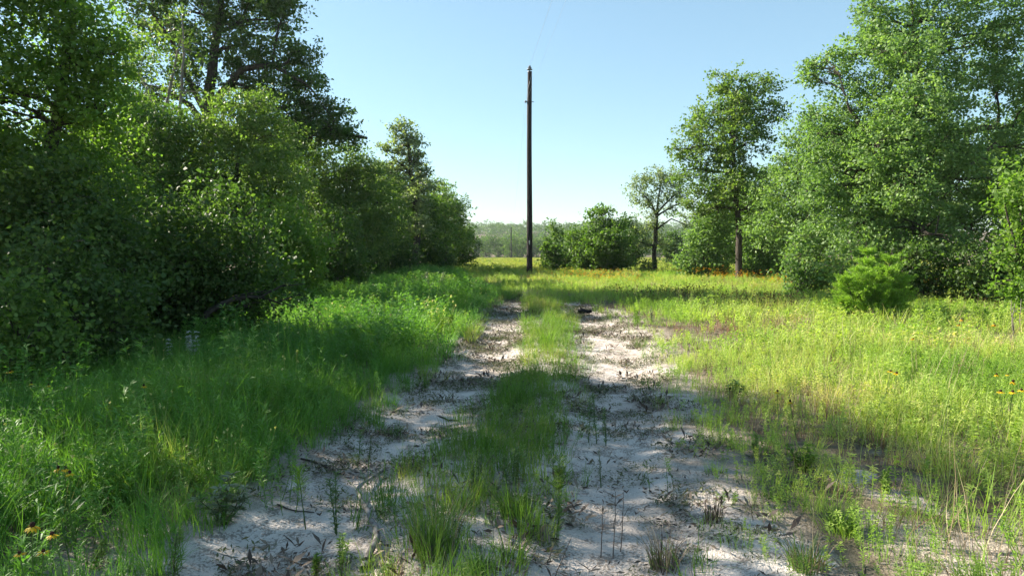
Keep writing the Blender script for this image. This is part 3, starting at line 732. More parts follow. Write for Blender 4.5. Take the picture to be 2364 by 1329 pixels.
shrub_px('darker tree half hidden behind the bushy clump', 1455, 44.0, [(1450, 535, 30), (1475, 555, 28), (1440, 570, 30), (1465, 580, 26), (1455, 510, 20)], 'dark', 56, 0.14, name='elm_tree', bark='bark')
shrub_px('dark tree beyond the open-crowned tree in the field', 1560, 62.0, [(1545, 560, 22), (1575, 565, 24), (1560, 545, 18), (1530, 575, 18), (1590, 580, 18)], 'dark', 57, 0.2, name='elm_tree')

# --- far tree row at the foot of the ridge (copies) and the wood on the ridge (one mass)
protoF = generic('field_tree', '', 'tree', 8.0, 3.9, 8, 71, 'mid', 0.34, 'tree row at the far end of the field', low=0.03, lai=2.0)
protoG = generic('field_tree', '', 'tree', 7.2, 3.6, 8, 72, 'dark', 0.34, 'tree row at the far end of the field', low=0.03, lai=2.0)
far_px = [1060, 1095, 1122, 1150, 1176, 1202, 1232, 1258, 1290, 1330, 1375, 1420, 1470, 1515, 1548, 1580, 1610, 1650]
r_ = np.random.default_rng(8)
for i, px in enumerate(far_px):
    d = 236 + r_.uniform(-8, 26); x = (px - CX) / FPX * d
    lab = 'hazy tree in the far row across the field, %s from the left' % ords[i]
    s = r_.uniform(0.85, 1.2) * (1.0 if i % 3 else 1.12)
    pr = (protoF, protoG)[i % 2]
    loc = (x, d, float(H0(x, d)) - 0.2)
    if i < 2: pr.location = loc; pr.scale = (s, s, s); pr['label'] = lab
    else: copy_tree(pr, loc, i * 1.9, s, lab)

mb = MB(); r_ = np.random.default_rng(9)
bl = []
for _ in range(720):
    y = 258 + 470 * r_.random() ** 1.2; x = r_.uniform(-0.16, 0.62) * y
    R = r_.uniform(3.4, 6.0) * (.6 if y < 320 else 1)
    bl.append(((x, y, float(H0(x, y)) + R * 0.9), (R, R, R * r_.uniform(.8, 1.1)), 1.0))
spray_leaves(mb, r_, bl, 0.95, 1.3, 0.34, seed=3, spray=1.1, per=10)
o = mb.build('ridge_wood', M['dark']); tag(o, 'hazy blue-green wood covering the far ridge', 'wood', kind='stuff')

# ------------------------------------------------------------------ young cedar
b = G(2010, 742)
cd = empty('cedar_sapling', b, 'bright feathery young cedar standing in the right meadow', 'cedar', s=1.1)
mb = MB(); r_ = np.random.default_rng(21)
lv = MB(); d0 = b[1]
stems = [((2000, 575), .03), ((2055, 590), .022), ((1950, 640), .02), ((2090, 640), .02), ((1975, 620), .02), ((2030, 620), .02), ((2080, 690), .015), ((1940, 690), .015)]
for (tp, r0) in stems:
    top = P(tp[0], tp[1], d0 + r_.uniform(-.35, .35))
    st = wobble(b + [r_.normal(0, .05), r_.normal(0, .05), -.05], top, 8, 0.03, r_)
    mb.tube(st, np.linspace(r0, .004, 8), 5)
    hgt = top[2] - b[2]
    for k in range(int(46 + 40 * hgt)):
        t = r_.uniform(0.04, 1) ** 0.85
        p = st[0] * (1 - t) + st[-1] * t
        q = st[min(7, int(t * 7))]
        ln = (0.08 + 0.66 * (1 - t) ** 0.8) * r_.uniform(.6, 1.15)
        th = r_.uniform(0, 2 * np.pi)
        dr = unit(np.array([math.cos(th), math.sin(th), r_.uniform(.15, .8)]))
        e = q + dr * ln
        tw = wobble(q, e, 5, .05, r_)
        mb.tube(tw, np.linspace(.005, .0018, 5), 3, cap=False)
        m = int(60 + 230 * ln)
        tt = r_.uniform(.1, 1.03, m); pp = q + (e - q) * tt[:, None] + r_.normal(0, .012 + .022 * (1 - tt)[:, None], (m, 3))
        ax = unit(dr + r_.normal(0, .55, (m, 3)) + [0, 0, .15])
        nn = unit(r_.normal(size=(m, 3))); nn = unit(nn - ax * (nn * ax).sum(1)[:, None])
        LL = r_.uniform(.025, .055, m)
        lv.leaves(pp, ax, nn, LL, LL * .22, np.clip(.25 + .5 * tt * r_.random(m) + .3 * (r_.random() - .4), 0, 1))
mb.build('stem', M['bark'], cd, origin=b); lv.build('foliage', M['cedar'], cd, origin=b)

# ------------------------------------------------------------------ utility poles and line
M['pole'] = plain_mat('creosote_wood', (0.012, 0.010, 0.010), (0.036, 0.029, 0.028), 9, 0.85, 0.7, stretch=(4, 4, 0.35))
M['ceramic'] = plain_mat('glazed_ceramic', (0.09, 0.10, 0.11), (0.14, 0.15, 0.16), 4, 0.3)
M['steel'] = plain_mat('galvanised_steel', (0.10, 0.10, 0.11), (0.18, 0.18, 0.19), 12, 0.5, metallic=0.6)
M['tagplate'] = plain_mat('aluminium_tag', (0.45, 0.45, 0.46), (0.6, 0.6, 0.6), 5, 0.5)
M['wire'] = plain_mat('aluminium_wire', (0.30, 0.31, 0.33), (0.40, 0.41, 0.43), 5, 0.5)

def lathe(mb, prof, c, sides=14):
    prof = np.asarray(prof, float)
    mb.tube(np.stack([np.zeros(len(prof)), np.zeros(len(prof)), prof[:, 1]], 1) + c, prof[:, 0], sides)

def pole(label, base, top_z, r0, r1, detail=True, group='utility poles of the line'):
    o = empty('utility_pole', base, label, 'utility pole', group)
    h = top_z - base[2]
    mb = MB(); k = 26; t = np.linspace(0, 1, k)
    pts = np.stack([0.012 * np.sin(t * 7), 0.01 * np.cos(t * 5) - .01, -0.3 + t * (h + 0.3)], 1)
    mb.tube(pts, r0 + (r1 - r0) * t, 18); mb.build('shaft', M['pole'], o, smooth=True)
    mb = MB(); mb.tube([(0, 0, h - .02), (0, 0, h + .10)], [0.02, 0.02], 8)
    mb.tube([(0, 0, h - .02), (0, 0, h + .012)], [r1 * 1.06, r1 * 1.02], 18); mb.build('pin', M['steel'], o)
    mb = MB()
    lathe(mb, [(0.03, .08), (.13, .085), (.135, .10), (.085, .14), (.06, .15), (.06, .165), (.095, .17), (.08, .20), (.045, .215), (.04, .235), (.065, .245), (.055, .27), (.015, .28)], np.array([0, 0, h]))
    mb.build('insulator', M['ceramic'], o, smooth=True)
    if detail:
        mb = MB(); zb = h - 1.38
        mb.tube([(-.23, -.02, zb), (.20, -.02, zb)], [.018, .018], 8); mb.build('through_bolt', M['steel'], o)
        mb = MB(); lathe(mb, [(.02, -.05), (.045, -.045), (.05, -.01), (.03, 0), (.05, .01), (.045, .045), (.02, .05)], np.array([-.19, -.02, zb])); mb.build('spool', M['ceramic'], o, smooth=True)
        mb = MB(); rr = r1 + .012
        q = []
        for s in np.linspace(0, 1, 9):
            th = -0.55 - s * 2.0
            q.append((rr * math.cos(th), rr * math.sin(th), h - .05 - s * .85))
        q += [(-(rr + .004 * i), -.01, h - .9 - i * .5) for i in range(1, 4)]
        mb.tube(q, .008, 5); mb.build('ground_wire', M['wire'], o)
        zt = float(P(1221, 560, base[1])[2] - base[2]); rt = r0 + (r1 - r0) * (zt / h)
        mb = MB(); x0, x1, z0, z1, y0, y1 = -.022, .022, zt - .10, zt + .10, -rt - .012, -rt + .01
        v = [(x0, y0, z0), (x1, y0, z0), (x1, y0, z1), (x0, y0, z1), (x0, y1, z0), (x1, y1, z0), (x1, y1, z1), (x0, y1, z1)]
        mb.add(v, [(0, 1, 2, 3), (5, 4, 7, 6), (4, 0, 3, 7), (1, 5, 6, 2), (3, 2, 6, 7), (4, 5, 1, 0)]); mb.build('tag_plate', M['tagplate'], o)
    return o
d1 = 33.0; b1 = np.array([(1222 - CX) / FPX * d1, d1, 0.0]); b1[2] = Hs(b1[0], d1)
top1 = float(P(1222, 166, d1)[2])
pole('tall dark wooden utility pole standing by the track in the middle', b1, top1, 0.145, 0.10)
d2 = 216.0; b2 = np.array([(1180 - CX) / FPX * d2, d2, 0.0]); b2[2] = Hs(b2[0], d2)
top2 = float(P(1180, 524, d2)[2])
pole('tiny distant utility pole far across the field, left of the near pole', b2, top2, 0.20, 0.15, False)
def wire(label, a, c, sag, rad):
    t = np.linspace(0, 1, 60)[:, None]
    p = np.asarray(a) * (1 - t) + np.asarray(c) * t; p[:, 2] -= sag * 4 * (t * (1 - t))[:, 0]
    mb = MB(); mb.tube(p, rad, 5); o = mb.build('power_line', M['wire']); return tag(o, label, 'power line', 'overhead wires')
A = np.array([b1[0], d1, top1 + .27]); N1 = np.array([b1[0] - .19, d1 - .02, top1 - 1.38])
back = np.array([b1[0] + 4.6, -50, 0])
wire('upper overhead wire running from the pole top out over the camera', A, [back[0], back[1], A[2] + 1.0], 0.6, 0.0034)
wire('lower overhead wire running from the pole side bolt over the camera', N1, [back[0] - .2, back[1], N1[2] + 1.0], 0.6, 0.0018)
wire('upper overhead wire running from the near pole to the distant pole', A, [b2[0], d2, top2 + .27], 2.0, 0.004)

# ------------------------------------------------------------------ meadow grasses: tuft prototypes spread over points
def tuft(name, mat, n, h, spread, lean, w, seed, seeds=0, seedmat=None, seg=3):
    global rng
    rng = np.random.default_rng(seed)
    mb = MB()
    th = rng.uniform(0, 2 * np.pi, n); rad = spread * np.sqrt(rng.random(n))
    base = np.stack([rad * np.cos(th), rad * np.sin(th), np.full(n, -0.03)], 1)
    th2 = th + rng.normal(0, .9, n)
    mb.blades(base, np.stack([np.cos(th2), np.sin(th2)], 1), rng.uniform(.45, 1.0, n) * h, rng.uniform(.1, 1, n) * lean, rng.uniform(.7, 1.3, n) * w, rng.random(n), seg)
    return mb.build(name, mat, link=False)

def leafy(name, mat, n_st, h, L, W, seed, spread=0.08, per=34, top_bias=0.6, droop=0.2, upang=0.55):
    """weeds with many narrow leaves up each stem"""
    r = np.random.default_rng(seed); mb = MB()
    for i in range(n_st):
        hh = h * r.uniform(.6, 1.05); th = r.uniform(0, 6.28)
        p0 = np.array([r.normal(0, spread), r.normal(0, spread), -.03]); p1 = p0 + np.array([math.cos(th) * .14 * hh, math.sin(th) * .14 * hh, hh])
        st = wobble(p0, p1, 5, .04, r); mb.tube(st, np.linspace(.0035, .0012, 5), 3, .1, cap=False)
        t = r.random(per) ** top_bias * .92 + .08
        pp = p0 + (p1 - p0) * t[:, None]
        a = r.uniform(0, 6.28, per); ax = unit(np.stack([np.cos(a), np.sin(a), np.full(per, upang) + r.normal(0, .25, per)], 1))
        nn = unit(np.array([0, 0, 1.0]) + r.normal(0, .3, (per, 3))); nn = unit(nn - ax * (nn * ax).sum(1)[:, None])
        LL = L * r.uniform(.6, 1.2, per) * (1.1 - .45 * t)
        mb.leaves(pp, ax, nn, LL, np.full(per, W) * r.uniform(.8, 1.2, per), r.random(per), droop=droop)
    return mb.build(name, mat, link=False)

def headed(name, mat, n, h, head, seed, hs=0.006, spread=.12):
    """thin stems tipped with little heads"""
    r = np.random.default_rng(seed); mb = MB()
    for i in range(n):
        p0 = np.array([r.normal(0, spread), r.normal(0, spread), 0]); p1 = p0 + np.array([r.normal(0, .06), r.normal(0, .06), h * r.uniform(.7, 1.1)])
        mb.tube([p0, (p0 + p1) / 2 + [.01, 0, 0], p1], [.0018, .0015, .001], 3, .2, cap=False)
        m = 9; dd = unit(r.normal(size=(m, 3))); nn = unit(np.cross(dd, r.normal(size=(m, 3))))
        mb.leaves(np.repeat(p1[None], m, 0), dd, nn, np.full(m, hs * 2), np.full(m, hs * 1.4), .5 + .5 * r.random(m))
    return mb.build(name, head, link=False)

def collection(name, objs):
    c = bpy.data.collections.new(name)
    for i, o in enumerate(objs):
        o.name = '%s_%02d' % (name, i); c.objects.link(o)
    return c

def scatter(name, label, cat, pts, scl, idx, col, tilt=0.12, seed=0):
    r = np.random.default_rng(seed); n = len(pts)
    me = bpy.data.meshes.new(name)
    me.vertices.add(n); me.vertices.foreach_set('co', np.asarray(pts, np.float32).ravel())
    rot = np.stack([r.normal(0, tilt, n), r.normal(0, tilt, n), r.uniform(0, 6.283, n)], 1)
    a = me.attributes.new('rot', 'FLOAT_VECTOR', 'POINT'); a.data.foreach_set('vector', rot.astype(np.float32).ravel())
    a = me.attributes.new('scl', 'FLOAT', 'POINT'); a.data.foreach_set('value', np.asarray(scl, np.float32))
    a = me.attributes.new('pick', 'INT', 'POINT'); a.data.foreach_set('value', np.asarray(idx, np.int32))
    o = bpy.data.objects.new(name, me); C.objects.link(o)
    ng = bpy.data.node_groups.new(name + '_spread', 'GeometryNodeTree')
    ng.interface.new_socket('Geometry', in_out='INPUT', socket_type='NodeSocketGeometry')
    ng.interface.new_socket('Geometry', in_out='OUTPUT', socket_type='NodeSocketGeometry')
    n_, l_ = ng.nodes, ng.links
    gi = n_.new('NodeGroupInput'); go = n_.new('NodeGroupOutput')
    ci = n_.new('GeometryNodeCollectionInfo'); ci.inputs['Collection'].default_value = col
    ci.inputs['Separate Children'].default_value = True; ci.inputs['Reset Children'].default_value = True
    ip = n_.new('GeometryNodeInstanceOnPoints'); ip.inputs['Pick Instance'].default_value = True
    def na(nm, ty):
        k = n_.new('GeometryNodeInputNamedAttribute'); k.data_type = ty; k.inputs['Name'].default_value = nm; return k.outputs['Attribute']
    l_.new(gi.outputs[0], ip.inputs['Points']); l_.new(ci.outputs[0], ip.inputs['Instance'])
    l_.new(na('pick', 'INT'), ip.inputs['Instance Index'])
    er = n_.new('FunctionNodeEulerToRotation'); l_.new(na('rot', 'FLOAT_VECTOR'), er.inputs[0]); l_.new(er.outputs[0], ip.inputs['Rotation'])
    l_.new(na('scl', 'FLOAT'), ip.inputs['Scale'])
    l_.new(ip.outputs[0], go.inputs[0])
    md = o.modifiers.new('spread', 'NODES'); md.node_group = ng
    return tag(o, label, cat, kind='stuff')

def sample(y0, y1, dens, keep, seed, xlim=(-60, 60), margin=1.25):
    r = np.random.default_rng(seed)
    n = int((y1 - y0) * (y1 + 2) * 0.74 * 2 * margin * dens)
    y = y0 + (y1 - y0) * r.random(n); hw = (y + 1.5) * 0.74 * margin
    xx = (r.random(n) * 2 - 1) * ((y1 + 1.5) * 0.74 * margin)
    ok = (np.abs(xx) < hw) & (xx > xlim[0]) & (xx < xlim[1])
    xx, y = xx[ok], y[ok]
    k = r.random(len(y)) < keep(xx, y)
    xx, y = xx[k], y[k]
    return np.stack([xx, y, H(xx, y)], 1)

def rutm(x, y): return np.maximum(rut_mask(RUT_L, x, y), rut_mask(RUT_R, x, y))
def left_side(x, y):
    l = np.interp(y, RUT_L[:, 0], RUT_L[:, 1])
    return x < l + 0.02
def right_side(x, y):
    r = np.interp(y, RUT_R[:, 0], RUT_R[:, 2]); c = np.interp(y, RUT_L[:, 0], RUT_L[:, 2])
    return x > np.where(y < 19.5, r - .02, c)
def strip(x, y): return ~left_side(x, y) & ~right_side(x, y)

# deep green growth left of the track
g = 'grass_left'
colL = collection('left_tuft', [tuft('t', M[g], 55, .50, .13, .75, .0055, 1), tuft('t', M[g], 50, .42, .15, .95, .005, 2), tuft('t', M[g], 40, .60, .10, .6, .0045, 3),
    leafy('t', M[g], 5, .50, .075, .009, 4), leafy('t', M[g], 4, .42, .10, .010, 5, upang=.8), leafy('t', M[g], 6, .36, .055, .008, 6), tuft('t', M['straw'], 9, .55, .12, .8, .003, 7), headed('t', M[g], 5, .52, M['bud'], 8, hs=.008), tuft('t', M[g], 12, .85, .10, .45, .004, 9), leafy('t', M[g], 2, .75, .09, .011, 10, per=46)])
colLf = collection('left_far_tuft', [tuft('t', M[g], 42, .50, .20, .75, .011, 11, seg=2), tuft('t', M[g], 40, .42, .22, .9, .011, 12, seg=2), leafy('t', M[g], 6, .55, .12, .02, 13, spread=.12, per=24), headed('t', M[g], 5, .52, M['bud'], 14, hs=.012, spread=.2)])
pick_near = np.array([0] * 20 + [1] * 20 + [2] * 14 + [3] * 14 + [4] * 12 + [5] * 14 + [6] * 6 + [7] * 1 + [8] * 5 + [9] * 5)
pick_far = np.array([0] * 38 + [1] * 38 + [2] * 24 + [3] * 2)
def keepL(x, y):
    m = -rut_mask(RUT_L, x, y)
    k = sstep(-.18, 0.40, m + .35 * (fbm2(x * 2.4, y * 2.4, 41) - .45)) * (x < np.interp(y, RUT_L[:, 0], RUT_L[:, 1]) + .4)
    return k * (0.35 + 0.65 * sstep(.30, .50, fbm2(x * .9, y * .9, 42)))
def heightL(x, y, r):
    return (0.62 + 0.38 * sstep(0.1, 1.0, -rut_mask(RUT_L, x, y)) - .22 * sstep(1.6, 3.0, -rut_mask(RUT_L, x, y))) * (0.75 + 0.5 * fbm2(x * .7, y * .7, 43)) * r.uniform(.75, 1.2, len(x))
r_ = np.random.default_rng(70)
pn = sample(2.2, 9.5, 85, keepL, 101, xlim=(-9, 5)); sn = heightL(pn[:, 0], pn[:, 1], r_)
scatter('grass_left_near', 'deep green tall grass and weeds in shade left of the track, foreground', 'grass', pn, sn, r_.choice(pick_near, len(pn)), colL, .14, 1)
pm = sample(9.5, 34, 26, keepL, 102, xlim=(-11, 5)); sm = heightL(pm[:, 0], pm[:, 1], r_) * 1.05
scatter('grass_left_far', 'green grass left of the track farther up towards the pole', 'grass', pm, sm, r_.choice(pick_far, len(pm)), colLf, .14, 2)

# yellow-green meadow to the right
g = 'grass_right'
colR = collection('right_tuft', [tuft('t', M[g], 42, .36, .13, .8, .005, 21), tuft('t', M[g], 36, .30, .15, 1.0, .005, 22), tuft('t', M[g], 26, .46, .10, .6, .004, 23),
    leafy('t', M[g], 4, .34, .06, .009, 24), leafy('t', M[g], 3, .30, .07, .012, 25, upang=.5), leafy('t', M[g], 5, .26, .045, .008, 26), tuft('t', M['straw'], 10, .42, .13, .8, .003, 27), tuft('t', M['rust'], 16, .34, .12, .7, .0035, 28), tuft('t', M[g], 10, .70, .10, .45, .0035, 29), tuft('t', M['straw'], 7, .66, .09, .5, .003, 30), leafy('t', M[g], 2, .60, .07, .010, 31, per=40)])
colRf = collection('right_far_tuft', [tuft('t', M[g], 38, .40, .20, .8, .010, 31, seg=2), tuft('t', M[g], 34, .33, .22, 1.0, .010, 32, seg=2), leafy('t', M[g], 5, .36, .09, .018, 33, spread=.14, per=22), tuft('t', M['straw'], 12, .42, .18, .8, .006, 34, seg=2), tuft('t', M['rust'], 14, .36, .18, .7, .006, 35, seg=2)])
rn = np.array([0] * 14 + [1] * 16 + [2] * 6 + [3] * 16 + [4] * 18 + [5] * 22 + [6] * 9 + [7] * 4 + [8] * 5 + [9] * 4 + [10] * 5)
rf = np.array([0] * 24 + [1] * 26 + [2] * 34 + [3] * 14 + [4] * 6)
def keepR(x, y):
    m = -rut_mask(RUT_R, x, y)
    m = np.where(y < 19.5, m, 1.0)
    s = sand_mask(x, y)
    k = sstep(-.25, .75, m + .5 * (fbm2(x * 1.3, y * 1.3, 45) - .5)) * right_side(x, y) * (1 - .90 * sstep(.55, .95, s))
    k = k * (0.55 + 0.45 * sstep(4.2, 6.2, y + .25 * (x - 2)))
    return k * (0.40 + 0.60 * sstep(.32, .52, fbm2(x * .8, y * .8, 46)))
def heightR(x, y, r):
    m = np.where(y < 19.5, -rut_mask(RUT_R, x, y), 1.5)
    return (0.5 + 0.6 * sstep(0.0, 2.5, m)) * (0.75 + 0.5 * fbm2(x * .6, y * .6, 47)) * r.uniform(.75, 1.2, len(x))
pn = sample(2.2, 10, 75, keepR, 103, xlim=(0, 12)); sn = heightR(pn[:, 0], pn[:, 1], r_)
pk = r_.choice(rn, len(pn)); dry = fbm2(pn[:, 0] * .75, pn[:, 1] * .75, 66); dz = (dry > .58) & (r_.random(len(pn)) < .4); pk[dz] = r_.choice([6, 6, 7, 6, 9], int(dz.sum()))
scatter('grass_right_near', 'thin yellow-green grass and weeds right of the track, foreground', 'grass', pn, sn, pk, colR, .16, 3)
pm = sample(10, 46, 20, lambda x, y: keepR(x, y) * (y > 10), 104, xlim=(-2.5, 30)); sm = heightR(pm[:, 0], pm[:, 1], r_) * 1.05
# red-brown patches
pick = r_.choice(rf, len(pm)); gp = G(1660, 770); dd = np.hypot((pm[:, 0] - gp[0]) / 1.3, (pm[:, 1] - gp[1]) / 1.6); dry = fbm2(pm[:, 0] * .6, pm[:, 1] * .6, 66); dz = (dry > .55) & (r_.random(len(pm)) < .5); pick[dz] = r_.choice([3, 3, 4], int(dz.sum())); pick[(dd < 1) & (r_.random(len(pm)) < .45)] = 4
scatter('grass_right_far', 'sunlit yellow-green meadow grass right of the track out to the pole', 'grass', pm, sm, pick, colRf, .16, 4)

# strip between the ruts
g = 'grass_mid'
colM = collection('strip_tuft', [tuft('t', M[g], 40, .42, .10, .6, .0045, 51), tuft('t', M[g], 34, .30, .12, .9, .0045, 52), leafy('t', M[g], 3, .40, .06, .007, 53), leafy('t', M[g], 3, .28, .045, .007, 54), tuft('t', M['straw'], 12, .30, .10, .8, .003, 55), tuft('t', M['dry_brown'], 14, .34, .08, .5, .003, 56)])
mp_ = np.array([0] * 26 + [1] * 30 + [2] * 16 + [3] * 12 + [4] * 9 + [5] * 5)
def keepM(x, y):
    m = -rutm(x, y); m = np.where(y < 20, m, .6)
    k = sstep(-.22, .20, m + .45 * (fbm2(x * 2.6, y * 2.6, 48) - .5)) * strip(x, y)
    return k * (0.30 + 0.70 * sstep(.36, .58, fbm2(x * 2.0, y * 2.0, 49))) * (.8 + .2 * sstep(6.5, 9, y))
pn = sample(2.2, 26, 80, keepM, 105, xlim=(-2.5, 3)); sn = (0.5 + .7 * fbm2(pn[:, 0] * 1.5, pn[:, 1] * 1.5, 50)) * r_.uniform(.7, 1.2, len(pn))
scatter('grass_strip', 'grass and weeds growing in the strip between the two ruts', 'grass', pn, sn, r_.choice(mp_, len(pn)), colM, .15, 5)

# far field
colF = collection('field_tuft', [tuft('t', M['grass_far'], 40, .42, .42, .8, .03, 81, seg=2), tuft('t', M['grass_far'], 34, .34, .45, 1., .03, 82, seg=2), leafy('t', M['grass_far'], 6, .5, .2, .05, 83, spread=.25, per=16)])
pf1 = sample(33, 70, 5.5, lambda x, y: ((x > -3.5) | (y > 46)) * 1.0, 106, xlim=(-8, 30)); pf2 = sample(70, 240, 1.2, lambda x, y: (x > -.10 * y - 2) * 1.0, 107, xlim=(-26, 75), margin=.8)
pf = np.concatenate([pf1, pf2]); sf = np.concatenate([r_.uniform(.7, 1.15, len(pf1)), r_.uniform(.9, 1.5, len(pf2))])
scatter('grass_field', 'pale yellow-green grass of the far open field', 'grass', pf, sf, r_.choice([0, 0, 0, 1, 1, 2], len(pf)), colF, .1, 6)

# creeping weeds, litter and stubble on the sand
def creeper(name, mat, n, rad, seed, L=.03):
    r = np.random.default_rng(seed); mb = MB()
    th = r.uniform(0, 6.28, n); q = rad * np.sqrt(r.random(n)); p = np.stack([q * np.cos(th), q * np.sin(th), r.uniform(0, .025, n)], 1)
    a = unit(np.stack([r.normal(size=n), r.normal(size=n), r.normal(.25, .35, n)], 1)); nn = unit(np.array([0, 0, 1.]) + r.normal(0, .4, (n, 3))); nn = unit(nn - a * (nn * a).sum(1)[:, None])
    LL = L * r.uniform(.6, 1.5, n); mb.leaves(p, a, nn, LL, LL * .3, r.random(n))
    return mb.build(name, mat, link=False)
colC = collection('sand_cover', [creeper('t', M['weed_grey'], 90, .14, 1), creeper('t', M['weed_grey'], 70, .10, 2, .022), creeper('t', M['litter'], 40, .18, 3, .035), creeper('t', M['litter'], 22, .16, 4, .05), tuft('t', M['weed_grey'], 20, .07, .07, 1.2, .003, 5), creeper('t', M['dry_brown'], 16, .15, 6, .07)])
def keepC(x, y):
    s = sstep(-.5, .1, rutm(x, y)) * (y < 24)
    s = np.maximum(s, .8 * sand_mask(x, y))
    return s * (0.10 + 0.90 * sstep(.40, .58, fbm2(x * 1.7, y * 2.6, 61)))
pc = sample(2.2, 22, 85, keepC, 108, xlim=(-3, 8))
scatter('sand_ground_cover', 'creeping grey-green weeds and dead litter scattered over the sand', 'ground cover', pc + [0, 0, .01], r_.uniform(.6, 1.3, len(pc)), r_.choice([0, 0, 0, 1, 1, 2, 2, 3, 4, 4, 5], len(pc)), colC, .05, 7)

# far swaths of orange flowers and dark seed heads
def flower_dab(name, n, h, seed, mat, spread=.16, R=.024):
    r = np.random.default_rng(seed); mb = MB()
    for i in range(n):
        p = np.array([r.normal(0, spread), r.normal(0, spread), h * r.uniform(.75, 1.1)])
        m = 7; a = np.arange(m) * 6.283 / m + r.random(); ax = unit(np.stack([np.cos(a), np.sin(a), np.full(m, -.1)], 1) + r.normal(0, .12, (m, 3)))
        mb.leaves(np.repeat(p[None], m, 0), ax, np.repeat([[0, 0, 1.]], m, 0), np.full(m, R * 1.3), np.full(m, R * .8), r.random(m))
    return mb.build(name, mat, link=False)
colO = collection('orange_bloom', [flower_dab('t', 6, .50, 1, M['petal_orange']), flower_dab('t', 5, .48, 2, M['petal']), flower_dab('t', 4, .52, 3, M['petal_orange'])])
sw = []
for (px, py, rx, ry, n) in ((1345, 659, 1.8, 2.6, 62), (1395, 655, 1.3, 2.4, 48), (1620, 642, .9, 1.6, 30), (1800, 668, .9, .8, 26), (1872, 676, .8, .8, 56), (2130, 684, .8, .6, 46), (1700, 655, .9, .7, 30)):
    c = G(px, py + 6); q = np.stack([c[0] + r_.normal(0, rx * .55, n), c[1] + r_.normal(0, ry * .6, n)], 1); sw.append(q)
sw = np.concatenate(sw); sw = np.stack([sw[:, 0], sw[:, 1], H(sw[:, 0], sw[:, 1])], 1)
scatter('orange_flower_swath', 'swaths of tiny orange wildflowers in the right meadow before the trees', 'wildflowers', sw, r_.uniform(.8, 1.2, len(sw)), r_.integers(0, 3, len(sw)), colO, .1, 8)
colS = collection('seed_head', [headed('t', M['dry_brown'], 7, .46, M['cone'], 1, hs=.010, spread=.22), headed('t', M['dry_brown'], 5, .42, M['cone'], 2, hs=.009, spread=.2)])
sw = []
for (px, py, rx, ry, n) in ((1530, 694, 1.2, .7, 44), (1590, 690, .6, .5, 16), (1735, 712, 1.1, .6, 44), (1800, 722, .5, .4, 10)):
    c = G(px, py + 8); q = np.stack([c[0] + r_.normal(0, rx * .6, n), c[1] + r_.normal(0, ry * .6, n)], 1); sw.append(q)
sw = np.concatenate(sw); sw = np.stack([sw[:, 0], sw[:, 1], H(sw[:, 0], sw[:, 1])], 1)
scatter('seed_head_swath', 'swath of dark brown spent seed heads along the shaded band of meadow', 'seed heads', sw, r_.uniform(.85, 1.2, len(sw)), r_.integers(0, 2, len(sw)), colS, .1, 9)

# ------------------------------------------------------------------ single plants one can pick out
def gz(p): return np.array([p[0], p[1], Hs(p[0], p[1])])

def spire(label, px, py, top, leafL=.055, W=.006, mat='weed', seed=0, n_st=1, bushy=0.0, group='upright weeds on the sand', feather=False):
    """upright weed: single stem clothed in narrow leaves"""
    b = gz(G(px, py)); d = b[1]; h = max(.08, float(P(px, top, d)[2] - b[2])); r = np.random.default_rng(seed)
    o = empty('upright_weed', b, label, 'weed', group)
    for s in range(n_st):
        st, lv = MB(), MB()
        th = r.uniform(0, 6.28); hh = h * (1 if s == 0 else r.uniform(.6, .9))
        p0 = np.array([r.normal(0, .03) * (s > 0), r.normal(0, .03) * (s > 0), -.02]); p1 = p0 + np.array([math.cos(th) * .10 * hh, math.sin(th) * .06 * hh, hh])
        path = wobble(p0, p1, 7, .02, r); st.tube(path, np.linspace(.0045, .0018, 7), 5, .2)
        n = int(70 + 190 * hh)
        t = r.random(n) ** (.45 if feather else .75) * .95 + .05
        if feather: t = .38 + .62 * t
        pp = path[0] + (path[-1] - path[0]) * t[:, None]
        a = r.uniform(0, 6.28, n); up = r.normal(.9 if feather else .55, .25, n)
        ax = unit(np.stack([np.cos(a), np.sin(a), up], 1))
        nn = unit(np.array([0, 0, 1.]) + r.normal(0, .3, (n, 3))); nn = unit(nn - ax * (nn * ax).sum(1)[:, None])
        LL = leafL * r.uniform(.7, 1.2, n) * (1.15 - .5 * t if not feather else .7 + .6 * np.sin((t - .3) * 3.2))
        lv.leaves(pp, ax, nn, LL, np.full(n, W) * r.uniform(.8, 1.2, n), r.random(n), droop=.1 if feather else .25)
        if bushy:
            for k in range(7):
                s0 = path[int(r.integers(3, 6))]; e = s0 + np.array([r.normal(0, .5), r.normal(0, .5), 1.0]) * bushy
                st.tube([s0, (s0 + e) / 2, e], [.002, .0015, .001], 4, .2); m = 46
                tt = r.random(m); pp = s0 + (e - s0) * tt[:, None]; a = r.uniform(0, 6.28, m); ax = unit(np.stack([np.cos(a), np.sin(a), np.full(m, .8)], 1))
                nn = unit(r.normal(size=(m, 3)) + [0, 0, 1]); nn = unit(nn - ax * (nn * ax).sum(1)[:, None]); LL = leafL * r.uniform(.6, 1, m)
                lv.leaves(pp, ax, nn, LL, np.full(m, W), r.random(m))
        lv.build('leaves', M[mat], st.build('stem', M['weed'], o))
    return o

